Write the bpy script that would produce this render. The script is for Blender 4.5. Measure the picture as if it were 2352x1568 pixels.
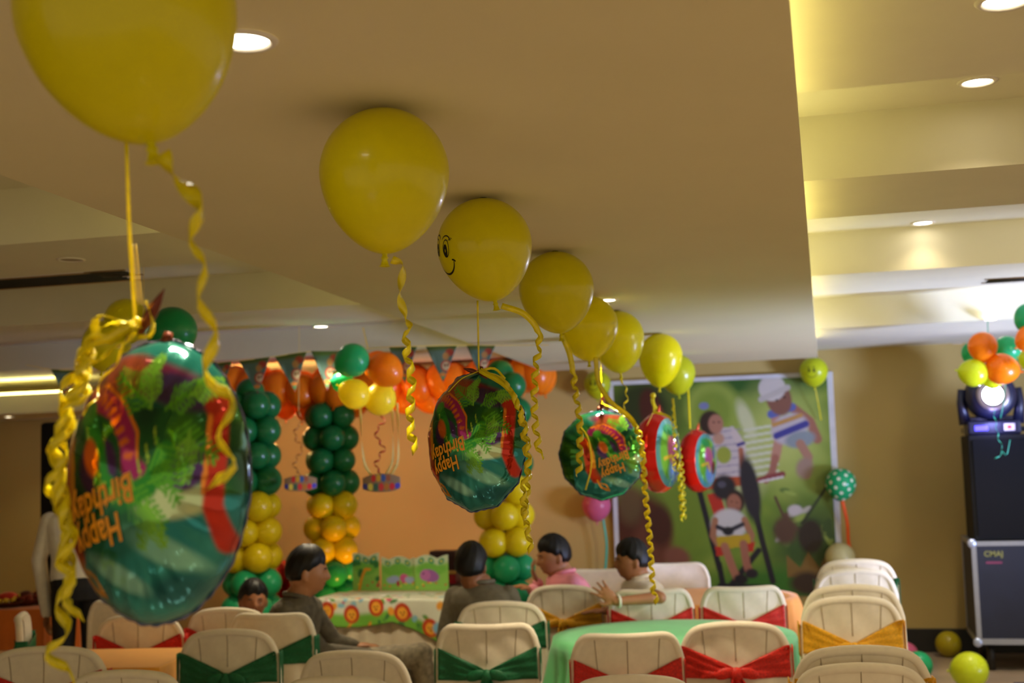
import bpy, bmesh, math, random
import numpy as np
from mathutils import Vector, Matrix, Quaternion
random.seed(7); rs = np.random.RandomState(5)
S = bpy.context.scene
COL = S.collection
for o in list(bpy.data.objects): bpy.data.objects.remove(o)
PI = math.pi

# ------------------------------------------------------------------ camera
F, W, H = 2900., 2352, 1568
rho = .03; _u = 719*math.cos(rho)-251*math.sin(rho); _v = 719*math.sin(rho)+251*math.cos(rho)
th = math.atan(_v/F); psi = math.atan(_u*math.cos(th)/F)
FW = Vector((-math.sin(psi)*math.cos(th), math.cos(psi)*math.cos(th), math.sin(th)))
r0 = Vector((math.cos(psi), math.sin(psi), 0)); u0 = r0.cross(FW)
RT = math.cos(rho)*r0-math.sin(rho)*u0; UP = math.sin(rho)*r0+math.cos(rho)*u0
CAM = Vector((0, 0, 1.75))
cd = bpy.data.cameras.new('camera'); cam = bpy.data.objects.new('camera', cd); COL.objects.link(cam)
cd.sensor_width = 36; cd.lens = F/W*36; cd.clip_start = .05
m = Matrix((RT, UP, -FW)).transposed().to_4x4(); m.translation = CAM; cam.matrix_world = m
cd.dof.use_dof = True; cd.dof.focus_distance = 3.35; cd.dof.aperture_fstop = 3.4
S.camera = cam
def ray(x, y): return FW+RT*((x-W/2)/F)-UP*((y-H/2)/F)
def at(x, y, zc): return CAM+ray(x, y)*zc
def atY(x, y, Y): d = ray(x, y); return CAM+d*(Y/d.y)
def atZ(x, y, Z): d = ray(x, y); return CAM+d*((Z-1.75)/d.z)
def yh(x): return 1035-.03*(x-1895)

# ------------------------------------------------------------------ world, exposure, room light
w = bpy.data.worlds.new('World'); S.world = w; w.use_nodes = True
bg = w.node_tree.nodes['Background']; bg.inputs[0].default_value = (1.0, .86, .60, 1); bg.inputs[1].default_value = .46
S.view_settings.view_transform = 'Standard'; S.view_settings.look = 'None'
S.view_settings.exposure = 0.5; S.view_settings.gamma = 1; S.view_settings.use_curve_mapping = False
def srgb(c):
    if isinstance(c, str): c = [int(c[i:i+2], 16)/255 for i in (0, 2, 4)]
    return tuple(x/12.92 if x <= .04045 else ((x+.055)/1.055)**2.4 for x in c)
def light(kind, loc, power, color, parent=None, target=None, **kw):
    ld = bpy.data.lights.new(kind.lower()+'_light', kind); ld.energy = power; ld.color = color
    for k, v in kw.items(): setattr(ld, k, v)
    o = bpy.data.objects.new(kind.lower()+'_light', ld); COL.objects.link(o)
    o.location = loc
    if target is not None: o.rotation_euler = (Vector(target)-Vector(loc)).to_track_quat('-Z', 'Y').to_euler()
    if parent: o.parent = parent; o.matrix_parent_inverse = parent.matrix_basis.inverted()
    return o
WARM = (1, .83, .57)
# stage wash lamps standing on the stage side, out to the right, cool white
light('SPOT', (4.6, 7.4, .4), 1900, (.48, .58, 1), target=(.9, 9.0, 2.75), spot_size=1.35, spot_blend=.9, shadow_soft_size=.6)
light('SPOT', (3.6, 5.6, 2.2), 240, (1, .92, .70), target=(-.6, 8.6, 1.7), spot_size=1.2, spot_blend=.8, shadow_soft_size=.45)
# orange effect lamps washing the cake corner wall
light('SPOT', (-6.2, 9.9, 2.3), 18, (1, .30, .05), target=(-4.3, 11.6, 1.7), spot_size=1.7, spot_blend=.9, shadow_soft_size=.1)
light('SPOT', (-3.4, 9.3, .3), 55, (1, .38, .06), target=(-4.0, 11.6, 1.9), spot_size=1.9, spot_blend=.9, shadow_soft_size=.1)

# ------------------------------------------------------------------ materials
MATS = {}
def mat(name, color, rough=.5, var=.06, scale=12, metal=0, bump=0, bscale=60, trans=0, attr=False, spec=.5, sheen=0, emit=None, es=0, coat=0, alpha=1, stretch=None, rvar=0):
    if name in MATS: return MATS[name]
    M = bpy.data.materials.new(name); M.use_nodes = True; MATS[name] = M
    nt = M.node_tree; N = nt.nodes; L = nt.links; b = N['Principled BSDF']; out = N['Material Output']
    c = srgb(color)
    b.inputs['Roughness'].default_value = rough; b.inputs['Metallic'].default_value = metal
    b.inputs['Specular IOR Level'].default_value = spec
    if sheen: b.inputs['Sheen Weight'].default_value = sheen
    if coat: b.inputs['Coat Weight'].default_value = coat; b.inputs['Coat Roughness'].default_value = .08
    tc = N.new('ShaderNodeTexCoord'); mp = N.new('ShaderNodeMapping'); L.new(tc.outputs['Object'], mp.inputs[0])
    if stretch: mp.inputs['Scale'].default_value = stretch
    nz = N.new('ShaderNodeTexNoise'); nz.inputs['Scale'].default_value = scale; nz.inputs['Detail'].default_value = 3
    L.new(mp.outputs[0], nz.inputs['Vector'])
    mr = N.new('ShaderNodeMapRange'); mr.inputs['To Min'].default_value = 1-var; mr.inputs['To Max'].default_value = 1+var
    mr.inputs['From Min'].default_value = .3; mr.inputs['From Max'].default_value = .7
    L.new(nz.outputs[0], mr.inputs[0])
    mul = N.new('ShaderNodeVectorMath'); mul.operation = 'SCALE'; L.new(mr.outputs[0], mul.inputs['Scale'])
    if attr:
        a = N.new('ShaderNodeAttribute'); a.attribute_name = 'Col'; L.new(a.outputs['Color'], mul.inputs[0])
    else: mul.inputs[0].default_value = c
    L.new(mul.outputs[0], b.inputs['Base Color'])
    if bump:
        nb = N.new('ShaderNodeTexNoise'); nb.inputs['Scale'].default_value = bscale; L.new(mp.outputs[0], nb.inputs['Vector'])
        bp = N.new('ShaderNodeBump'); bp.inputs['Strength'].default_value = bump; bp.inputs['Distance'].default_value = .01
        L.new(nb.outputs[0], bp.inputs['Height']); L.new(bp.outputs[0], b.inputs['Normal'])
    if emit: b.inputs['Emission Color'].default_value = (*srgb(emit), 1); b.inputs['Emission Strength'].default_value = es
    if alpha < 1: b.inputs['Alpha'].default_value = alpha
    if trans:
        t = N.new('ShaderNodeBsdfTranslucent'); L.new(mul.outputs[0], t.inputs[0])
        mx = N.new('ShaderNodeMixShader'); mx.inputs[0].default_value = trans
        L.new(b.outputs[0], mx.inputs[1]); L.new(t.outputs[0], mx.inputs[2]); L.new(mx.outputs[0], out.inputs['Surface'])
    return M

# ------------------------------------------------------------------ object helpers
def tag(o, label=None, cat=None, group=None, kind=None):
    if label: o['label'] = label
    if cat: o['category'] = cat
    if group: o['group'] = group
    if kind: o['kind'] = kind
    return o
def thing(name, label, cat, loc=(0, 0, 0), rz=0, group=None):
    o = bpy.data.objects.new(name, None); COL.objects.link(o); o.location = loc; o.rotation_euler = (0, 0, rz)
    o.empty_display_size = .1
    return tag(o, label, cat, group)
def mesh(name, V, Fc, material, parent=None, smooth=True, colors=None, local=False):
    me = bpy.data.meshes.new(name); me.from_pydata([tuple(v) for v in V], [], Fc); me.update()
    if smooth: me.polygons.foreach_set('use_smooth', [True]*len(me.polygons))
    if colors is not None:
        ca = me.color_attributes.new('Col', 'FLOAT_COLOR', 'POINT')
        c4 = np.ones((len(V), 4), dtype=np.float32); c4[:, :3] = colors; ca.data.foreach_set('color', c4.ravel())
    if material: me.materials.append(material)
    o = bpy.data.objects.new(name, me); COL.objects.link(o)
    if parent: setpar(o, parent, local)
    return o
def worldm(p):
    M = p.matrix_basis.copy()
    while p.parent:
        M = p.parent.matrix_basis @ p.matrix_parent_inverse @ M; p = p.parent
    return M
def setpar(o, parent, local):
    o.parent = parent
    if not local: o.matrix_parent_inverse = worldm(parent).inverted()
class MB:
    def __init__(s): s.V = []; s.F = []
    def add(s, V, Fc):
        n = len(s.V); s.V += [Vector(v) for v in V]; s.F += [tuple(i+n for i in f) for f in Fc]; return s
    def box(s, a, b):
        (x0, y0, z0), (x1, y1, z1) = a, b
        return s.add([(x0,y0,z0),(x1,y0,z0),(x1,y1,z0),(x0,y1,z0),(x0,y0,z1),(x1,y0,z1),(x1,y1,z1),(x0,y1,z1)],
                     [(0,3,2,1),(4,5,6,7),(0,1,5,4),(1,2,6,5),(2,3,7,6),(3,0,4,7)])
    def tube(s, pts, r, n=8, cap=True):
        pts = [Vector(p) for p in pts]; R = r if hasattr(r, '__len__') else [r]*len(pts)
        V = []; Fc = []; N = None
        for i, p in enumerate(pts):
            t = (pts[min(i+1, len(pts)-1)]-pts[max(i-1, 0)]).normalized()
            if N is None: N = t.orthogonal().normalized()
            N = (N-t*N.dot(t)).normalized(); B = t.cross(N)
            for k in range(n): a = 2*PI*k/n; V.append(p+(N*math.cos(a)+B*math.sin(a))*R[i])
        for i in range(len(pts)-1):
            for k in range(n): Fc.append((i*n+k, i*n+(k+1) % n, (i+1)*n+(k+1) % n, (i+1)*n+k))
        if cap: Fc += [tuple(range(n-1, -1, -1)), tuple((len(pts)-1)*n+k for k in range(n))]
        return s.add(V, Fc)
    def lathe(s, prof, n=24, center=(0, 0, 0)):
        c = Vector(center); V = []; Fc = []
        for r, z in prof:
            for k in range(n): a = 2*PI*k/n; V.append(c+Vector((r*math.cos(a), r*math.sin(a), z)))
        for i in range(len(prof)-1):
            for k in range(n): Fc.append((i*n+k, i*n+(k+1) % n, (i+1)*n+(k+1) % n, (i+1)*n+k))
        return s.add(V, Fc)
    def ell(s, c, r, n=14, M=None):
        c = Vector(c); V = []; Fc = []; m2 = n//2+2
        for i in range(m2+1):
            p = PI*i/m2
            for k in range(n):
                a = 2*PI*k/n; v = Vector((r[0]*math.sin(p)*math.cos(a), r[1]*math.sin(p)*math.sin(a), r[2]*math.cos(p)))
                V.append(c+(M @ v if M else v))
        for i in range(m2):
            for k in range(n): Fc.append((i*n+k, (i+1)*n+k, (i+1)*n+(k+1) % n, i*n+(k+1) % n))
        return s.add(V, Fc)
    def grid(s, f, nu, nv):
        V = [f(i/nu, j/nv) for j in range(nv+1) for i in range(nu+1)]
        Fc = [(j*(nu+1)+i, j*(nu+1)+i+1, (j+1)*(nu+1)+i+1, (j+1)*(nu+1)+i) for j in range(nv) for i in range(nu)]
        return s.add(V, Fc)
    def xf(s, M): s.V = [M @ v for v in s.V]; return s
    def build(s, name, material, parent=None, smooth=True, local=False, bevel=0):
        o = mesh(name, s.V, s.F, material, parent, smooth, None, local)
        if bevel:
            b = o.modifiers.new('bevel', 'BEVEL'); b.width = bevel; b.segments = 2; b.limit_method = 'ANGLE'
            for p in o.data.polygons: p.use_smooth = False
        return o
def copy_tree(o, parent=None):
    c = o.copy(); COL.objects.link(c)
    if parent: c.parent = parent
    for ch in list(o.children): copy_tree(ch, c)
    return c
def smoothpath(P, n):
    P = [Vector(p) for p in P]; Q = [P[0]*2-P[1]]+P+[P[-1]*2-P[-2]]; out = []
    for i in range(1, len(Q)-2):
        for k in range(n):
            t = k/n; a, b, c, d = Q[i-1:i+3]
            out.append(.5*((2*b)+(c-a)*t+(2*a-5*b+4*c-d)*t*t+(3*b-a-3*c+d)*t**3))
    out.append(P[-1]); return out

# painter on arrays of points (for printed artwork)
class Paint:
    def __init__(s, x, y, base): s.x = np.array(x, float); s.y = np.array(y, float); s.c = np.tile(np.array(srgb(base)), (len(s.x), 1))
    def mix(s, a, col): a = np.clip(a, 0, 1)[:, None]; s.c = s.c*(1-a)+np.array(srgb(col))*a
    def ell(s, cx, cy, rx, ry, col, ang=0, soft=.12, al=1):
        a = math.radians(ang); dx = s.x-cx; dy = s.y-cy; u = (dx*math.cos(a)+dy*math.sin(a))/rx; v = (-dx*math.sin(a)+dy*math.cos(a))/ry
        s.mix((1-np.sqrt(u*u+v*v))/soft*al if soft > 0 else 0, col) if al == 1 else s.mix(np.clip((1-np.sqrt(u*u+v*v))/soft, 0, 1)*al, col)
    def line(s, pts, wd, col, soft=.3):
        d = np.full(len(s.x), 1e9)
        for (x0, y0), (x1, y1) in zip(pts[:-1], pts[1:]):
            ex, ey = x1-x0, y1-y0; t = np.clip(((s.x-x0)*ex+(s.y-y0)*ey)/(ex*ex+ey*ey+1e-9), 0, 1)
            d = np.minimum(d, np.hypot(s.x-x0-t*ex, s.y-y0-t*ey))
        s.mix((1-d/(wd/2))/soft, col)
    def poly(s, pts, col):
        ins = np.zeros(len(s.x), bool); n = len(pts); j = n-1
        for i in range(n):
            xi, yi = pts[i]; xj, yj = pts[j]
            c = ((yi > s.y) != (yj > s.y)) & (s.x < (xj-xi)*(s.y-yi)/((yj-yi) or 1e-9)+xi); ins ^= c; j = i
        s.mix(ins.astype(float), col)
    def frond(s, x, y, ang, L, col, wd, n=9):
        a = math.radians(ang); dx, dy = math.cos(a), math.sin(a)
        s.line([(x, y), (x+dx*L, y+dy*L)], wd, col)
        for k in range(1, n):
            t = k/n; l = L*.38*(1-t*.7); px, py = x+dx*L*t, y+dy*L*t
            for sg in (-1, 1):
                b = a+sg*.9; s.line([(px, py), (px+math.cos(b)*l, py+math.sin(b)*l)], wd*.9, col)
def text_mesh(txt, size=1.0, extrude=0):
    cu = bpy.data.curves.new('t', 'FONT'); cu.body = txt; cu.size = size; cu.align_x = 'CENTER'; cu.align_y = 'CENTER'; cu.offset = .022*size; cu.resolution_u = 2
    o = bpy.data.objects.new('t', cu); COL.objects.link(o); dg = bpy.context.evaluated_depsgraph_get()
    me = bpy.data.meshes.new_from_object(o.evaluated_get(dg)); bm = bmesh.new(); bm.from_mesh(me)
    for _ in range(2):
        es = [e for e in bm.edges if e.calc_length() > size*.12]
        if es: bmesh.ops.subdivide_edges(bm, edges=es, cuts=1)
        bmesh.ops.triangulate(bm, faces=bm.faces[:])
    V = [v.co.copy() for v in bm.verts]; Fc = [tuple(v.index for v in f.verts) for f in bm.faces]
    bm.free(); bpy.data.objects.remove(o); bpy.data.meshes.remove(me)
    return V, Fc

# ------------------------------------------------------------------ common materials
m_ceil = mat('ceiling_paint', 'd8d2b8', .85, .03, 3, bump=.1, bscale=25)
m_slab = mat('dropped_ceiling_paint', 'd8cea6', .85, .02, 2, bump=.06, bscale=30)
m_wall = mat('tan_wall_paint', 'b49c5c', .8, .04, 1.2, bump=.05)
m_floor = mat('polished_floor_tiles', 'a8947c', .16, .12, 2.5, spec=.6)
m_black = mat('black_skirting', '15130f', .5)
m_cloth = mat('white_stretch_cloth', 'eee2cc', .9, .04, 30, bump=.08, bscale=300, sheen=.2)
m_seam = mat('cloth_seam', 'a8977c', .9)
m_sash = {'red': mat('red_organza', 'dc2414', .55, .35, 160, trans=.2), 'green': mat('green_organza', '157043', .55, .35, 160, trans=.2),
          'gold': mat('gold_organza', 'f2b41c', .55, .25, 160, trans=.2)}
def latex(name, c, t=.3): return mat(name, c, .3, .03, 6, trans=t, coat=.25, spec=.3)
m_yel = latex('yellow_latex', 'e8de00'); m_yel2 = latex('lemon_latex', 'f2e030'); m_grn = latex('green_latex', '179050'); m_ora = latex('orange_latex', 'fb8a12')
m_ora2 = latex('deep_orange_latex', 'ff8a14', .3); m_lime = latex('lime_latex', 'd4e024'); m_teal = latex('teal_green_latex', '28b070'); m_pink = latex('pink_latex', 'd8688c')
m_cream = latex('cream_latex', 'd8d098'); m_oliv = latex('olive_latex', 'b4a41c'); m_ygrn = latex('yellow_green_latex', 'c2c81c')
m_colg = latex('column_green_latex', '16703a', .25); m_gldl = latex('golden_latex', 'ead010')
m_rib = mat('yellow_ribbon', 'f6e612', .3, .08, 40, trans=.25, coat=.4)
m_ribp = mat('pale_yellow_ribbon', 'f4dc80', .4, trans=.15); m_ribt = mat('teal_ribbon', '40c0a0', .35, trans=.2); m_ribo = mat('orange_ribbon', 'f06018', .4, trans=.2)
m_ribr = mat('red_streamer', 'b03818', .4); m_ink = mat('black_ink', '0c0a06', .5)

# ------------------------------------------------------------------ room shell
ZL, ZH, ZS, YW = 2.65, 2.87, 2.5, 11.6
XL, XR, YB = -9.0, 6.0, -3.0
def struct(name, mb, m_, bevel=0, smooth=False):
    o = mb.build(name, m_, None, smooth, bevel=bevel); o['kind'] = 'structure'; return o
struct('floor', MB().box((XL, YB, -.1), (XR, YW+.2, 0)), m_floor)
struct('wall_back', MB().box((XL, YW, 0), (XR, YW+.2, 3.1)), m_wall)
struct('wall_left', MB().box((XL-.2, YB, 0), (XL, YW+.2, 3.1)), m_wall)
struct('baseboard_back', MB().box((-1.2, YW-.03, 0), (XR, YW, .2)), m_black, bevel=.004)
beams = [(YB, 3.2), (4.28, 5.0), (6.65, 7.5), (9.58, YW)]
recess = [(3.2, 4.28), (5.0, 6.65), (7.5, 9.58)]
cm = MB()
for a, b in beams: cm.box((XL, a, ZL), (XR, b, ZH+.1))
for a, b in recess: cm.box((XL, a, ZH), (XR, b, ZH+.1))
struct('ceiling', cm, m_ceil)
# lower slab with slanted left edge
SL = [(-.02, -1.0), (-.02, 10.45), (-2.3, 10.55), (-2.17, 7.96), (-1.97, 2.7), (-1.9, -1.0)]
sm = MB(); n = len(SL)
sm.add([(x, y, ZS) for x, y in SL]+[(x, y, ZS+.05) for x, y in SL], [tuple(range(n)), tuple(range(2*n-1, n-1, -1))]+[(i, i+n, (i+1) % n+n, (i+1) % n) for i in range(n)])
# hanger ribs that carry it from the beams
for a, b in beams[:3]+[(9.58, 10.3)]: sm.box((-1.4, max(a, -.8), ZS+.05), (-.6, b, ZL))
struct('ceiling_dropped', sm, m_slab)
# back-left soffit with cove
struct('trim_1', MB().box((XL, 10.35, 2.32), (-6.6, 11.58, 2.5)), m_slab, bevel=.004)

def downlight(px, py, Z, on=True, power=14, label='', lit=12, col=WARM, size=1.9):
    p = atZ(px, py, Z) if not isinstance(px, Vector) else px
    t = thing('downlight', label, 'ceiling light', p, 0, 'recessed downlights')
    MB().lathe([(.044, -.001), (.048, -.006), (.056, -.006), (.061, -.001)], 28).build('rim', mat('white_rim', 'd8d0c0', .4), t, local=True)
    MB().lathe([(.0005, -.003), (.04, -.003), (.044, -.001)], 28).build('lens', mat('lit_lens' if on else 'dark_lens', 'ffffff' if on else '988a70', .4, emit='fff4dc' if on else None, es=lit if on else 0), t, local=True)
    if on and power: light('SPOT', p-Vector((0, 0, .02)), power, col, parent=t, spot_size=size, spot_blend=.7, shadow_soft_size=.05)
    return t
DL = 'round recessed ceiling downlight, '
downlight(560, 92, ZS, power=100, label=DL+'lit beside the large yellow balloon')
downlight(2245, 187, ZH, power=14, label=DL+'lit in the upper right recess of the ceiling')
downlight(2310, 0, ZL, power=100, label=DL+'lit, cut by the top right picture edge')
downlight(2120, 511, ZH, power=3, label=DL+'lit in the second recess right of the dropped slab')
downlight(2275, 733, ZL, power=100, label=DL+'lit above the right balloon bunch')
downlight(2197, 789, ZL, power=12, label=DL+'lit, close to the back wall on the right')
downlight(737, 749, ZL, power=100, label=DL+'lit above the middle balloon column')
downlight(1393, 688, ZS, power=80, label=DL+'lit, beside the row of yellow balloons')
downlight(20, 957, 2.32, power=8, label=DL+'lit at the far left edge near the back wall')
downlight(163, 595, ZL, on=False, label=DL+'unlit in the left ceiling')
for (x, y) in ((-1.2, -1.2), (1.6, -.6), (1.6, 1.5), (3.2, 3.0), (-3.4, 1.2), (-4.8, -.6), (-5.5, 3.0), (3.2, 5.2)):  # unseen fittings added as fill light around and behind the camera
    downlight(Vector((x, y, ZS if -1.9 < x < 0 and y > -1 else ZL)), 0, 0, power=(18 if x < -2 else 70), label=DL+'added out of view as fill light for the near room')
# cove strips on top of the slab edges
m_cove = mat('cove_tube', 'ffffff', .5, emit='fff08c', es=5)
def cove(a, b, name, label, p):
    a, b = Vector(a), Vector(b); t = thing(name, label, 'strip light', (a+b)/2)
    MB().tube([a, b], .012, 8).build('tube', m_cove, t)
    d = b-a
    l = light('AREA', (a+b)/2+Vector((0, 0, .015)), p, (1, .95, .42), parent=None, shape='RECTANGLE', size=d.length, size_y=.02)
    l.rotation_euler = (PI, 0, math.atan2(d.y, d.x)); l.parent = t; l.matrix_parent_inverse = t.matrix_basis.inverted()
cove((-.12, .2, ZS+.065), (-.12, 10.3, ZS+.065), 'cove_light', 'long glowing cove strip hidden on the right edge of the dropped ceiling', 9)
cove((-1.86, 0.2, ZS+.065), (-2.12, 10.2, ZS+.065), 'cove_light', 'long glowing cove strip hidden on the left edge of the dropped ceiling', 5)
cove((-8.8, 10.45, 2.515), (-6.7, 10.45, 2.515), 'cove_light', 'bright cove strip on the soffit at the far left back wall', 8)
# grilles
def grille(px, py, label, w_=.5, d_=.12):
    p = atZ(px, py, ZL); t = thing('ceiling_vent', label, 'vent', p)
    mb = MB()
    for k in range(6): mb.box((-w_/2, -d_/2+k*d_/6, -.008), (w_/2, -d_/2+k*d_/6+.008, -.001))
    mb.build('slats', m_black, t, local=True)
    MB().box((-w_/2-.02, -d_/2-.02, -.004), (w_/2+.02, -d_/2, -.0005)).build('frame', mat('vent_frame', '8a6a40', .5), t, local=True)
    MB().box((-w_/2-.02, d_/2, -.004), (w_/2+.02, d_/2+.02, -.0005)).build('frame', mat('vent_frame', '8a6a40', .5), t, local=True)
grille(262, 627, 'small black ceiling vent above the large foil balloon', .16, .13)
grille(60, 648, 'long dark ceiling vent at the left edge', 1.0, .25)
grille(2345, 640, 'dark ceiling vent at the right edge above the balloon bunches', .35, .14)

# ------------------------------------------------------------------ balloons
def bprof(d, h=1.13, n=22):
    r = d/2; P = []
    top = r*1.0; bot = r*(2*h-1.0)
    for i in range(n+1):
        a = PI*i/n
        if a <= PI/2: P.append((r*math.sin(a), r*math.cos(a)))
        else:
            z = math.cos(a); P.append((r*(math.sin(a)**1.15)*(1-.06*(-z))+.0015, bot*z))
    P[0] = (.0002, top); P[-1] = (d*.022, -bot)
    return P, bot
BM = {}
def balloon_mesh(m_, h=1.13, hi=False):
    k = (m_.name, h, hi)
    if k not in BM:
        P, bot = bprof(1., h, 40 if hi else 22); n = 48 if hi else 28
        o = MB().lathe(P, n).build('balloon', m_); q = MB().lathe([(.022, -bot), (.02, -bot-.02), (.03, -bot-.03), (.022, -bot-.045), (.034, -bot-.09), (.046, -bot-.095), (.04, -bot-.098), (.01, -bot-.06)], 16).build('nozzle', m_)
        BM[k] = (o.data, q.data, bot); bpy.data.objects.remove(o); bpy.data.objects.remove(q)
    return BM[k]
def balloon_part(m_, loc, d, parent=None, rot=None, h=1.13, name='balloon', hi=False, nozzle=True):
    a, q, bot = balloon_mesh(m_, h, hi)
    o = bpy.data.objects.new(name, a); COL.objects.link(o); o.location = loc; o.scale = (d, d, d)
    if rot: o.rotation_mode = 'QUATERNION'; o.rotation_quaternion = rot
    if parent: o.parent = parent; o.matrix_parent_inverse = worldm(parent).inverted()
    if nozzle:
        z = bpy.data.objects.new('nozzle', q); COL.objects.link(z); z.parent = o
    return o
def tilt(ang, swing=0):   # lean of the balloon's axis in the picture-like vertical plane, then to/fro
    return Quaternion(FW, math.radians(ang)) @ Quaternion(RT, math.radians(swing))
def ribbon(P, wd, m_, parent, curl=.0, pitch=.03, twist=0, n=10, start=0., name='ribbon', phase=0):
    pts = smoothpath(P, 24); L = [0]
    for a, b in zip(pts[:-1], pts[1:]): L.append(L[-1]+(b-a).length)
    tot = L[-1]; step = min(pitch/9, .01) if (curl or twist) else .02; ns = max(8, int(tot/step)); V = []; Fc = []; j = 0; N = None
    for i in range(ns+1):
        s = tot*i/ns
        while j < len(L)-2 and L[j+1] < s: j += 1
        f = (s-L[j])/max(1e-9, L[j+1]-L[j]); c = pts[j].lerp(pts[j+1], f); t = (pts[j+1]-pts[j]).normalized()
        if N is None: N = (RT-t*RT.dot(t)).normalized()
        N = (N-t*N.dot(t)).normalized(); B = t.cross(N)
        k = min(1, max(0, (s/tot-start)/.12)) if curl else 0
        a = phase+2*PI*s/pitch; r = curl*k
        rad = N*math.cos(a)+B*math.sin(a)
        c2 = c+rad*r
        ta = phase+2*PI*s/(twist or 1)*(1 if twist else 0)
        wv = (t*.85*k+(N*math.cos(ta)+B*math.sin(ta))*(1-.85*k)).normalized()*wd/2
        V += [c2-wv, c2+wv]
        if i: Fc.append((2*i-2, 2*i-1, 2*i+1, 2*i))
    o = mesh(name, V, Fc, m_, parent)
    sd = o.modifiers.new('thickness', 'SOLIDIFY'); sd.thickness = .0006
    return o
def px(path): return [at(x, y, z) for x, y, z in path]

def yellow(xt, yt, w_, ang, label, path, rw=.011, curl=.008, pitch=.03, start=.12, h=1.13, m_=None, twist=0, face=None, sw=0):
    top = atZ(xt, yt, ZS); zc = (top-CAM).dot(FW); d = w_*zc/F
    t = thing('balloon', label, 'balloon', top-Vector((0, 0, d*.5)), 0, 'yellow balloons along the dropped ceiling')
    c = top-Vector((0, 0, d*.5+.002)); q = tilt(ang, sw)
    c = c
    b = balloon_part(m_ or m_yel, c, d, t, q, h, 'latex', True)
    if path: ribbon(px(path), rw, m_rib, t, curl, pitch, twist, start=start)
    MB().lathe([(.0002, .001), (.012, .001), (.012, 0), (.0002, 0)], 12, top-Vector((0, 0, .001))).build('tape', m_ink, t)
    return t, b, c, d, q
G = 'balloon'
yellow(291, -215, 492, -10, 'huge yellow balloon cut by the top picture edge, nearest of the row',
       [(372, 352, 1.63), (410, 410, 1.62), (462, 480, 1.6), (446, 560, 1.6), (462, 640, 1.6), (478, 720, 1.6), (484, 800, 1.6), (492, 880, 1.6), (535, 950, 1.58), (505, 1020, 1.58), (520, 1070, 1.58), (500, 1110, 1.58)], .024, .010, .088, .18, twist=.14)
yellow(880, 250, 296, 1, 'plain yellow balloon with a long curled ribbon, second nearest of the row',
       [(900, 596, 2.74), (926, 610, 2.74), (918, 680, 2.74), (936, 740, 2.74), (934, 800, 2.74), (945, 870, 2.74), (942, 960, 2.74), (946, 1005, 2.74), (955, 1035, 2.74)], .018, .0095, .042, .3, twist=.12)
t3, b3, c3, d3, q3 = yellow(1110, 455, 217, -9, 'yellow balloon printed with a black smiling face, third of the row',
       [(1152, 702, 3.7), (1205, 722, 3.7), (1238, 770, 3.7), (1230, 850, 3.7), (1228, 950, 3.7), (1240, 1050, 3.7)], .018, .011, .05, .25, h=1.1)
yellow(1275, 577, 172, -4, 'yellow balloon fourth in the row, between the smiling one and smaller ones',
       [(1290, 768, 4.7), (1310, 820, 4.7), (1322, 900, 4.7), (1332, 980, 4.7), (1330, 1090, 4.7)], .021, .013, .055, .25, h=1.1)
yellow(1348, 678, 137, 0, 'yellow balloon fifth in the row, half hidden behind the fourth',
       [(1368, 820, 5.6), (1376, 880, 5.6), (1405, 925, 5.6), (1452, 965, 5.6), (1474, 1030, 5.5), (1482, 1130, 5.5), (1492, 1230, 5.5), (1497, 1310, 5.5), (1500, 1350, 5.5), (1508, 1382, 5.5)], .022, .013, .055, .3, h=1.1)
yellow(1416, 713, 122, -3, 'yellow balloon sixth in the row, with a short wavy ribbon',
       [(1424, 866, 6.5), (1440, 905, 6.5), (1430, 950, 6.5)], .012, .008, .06, .1, h=1.18)
yellow(1515, 765, 100, 4, 'bright yellow balloon seventh in the row, above the red sided foil balloon',
       [(1500, 903, 7.2), (1502, 930, 7.1), (1540, 985, 7.0), (1556, 1060, 7.0), (1564, 1140, 7.0), (1568, 1195, 7.0)], .022, .013, .055, .3, h=1.25)
yellow(1553, 813, 84, -3, 'pale yellow balloon farthest of the row, behind the seventh', [(1545, 915, 9), (1550, 990, 9)], .012, .01, .05, .1, h=1.12, m_=m_ygrn)

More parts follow.
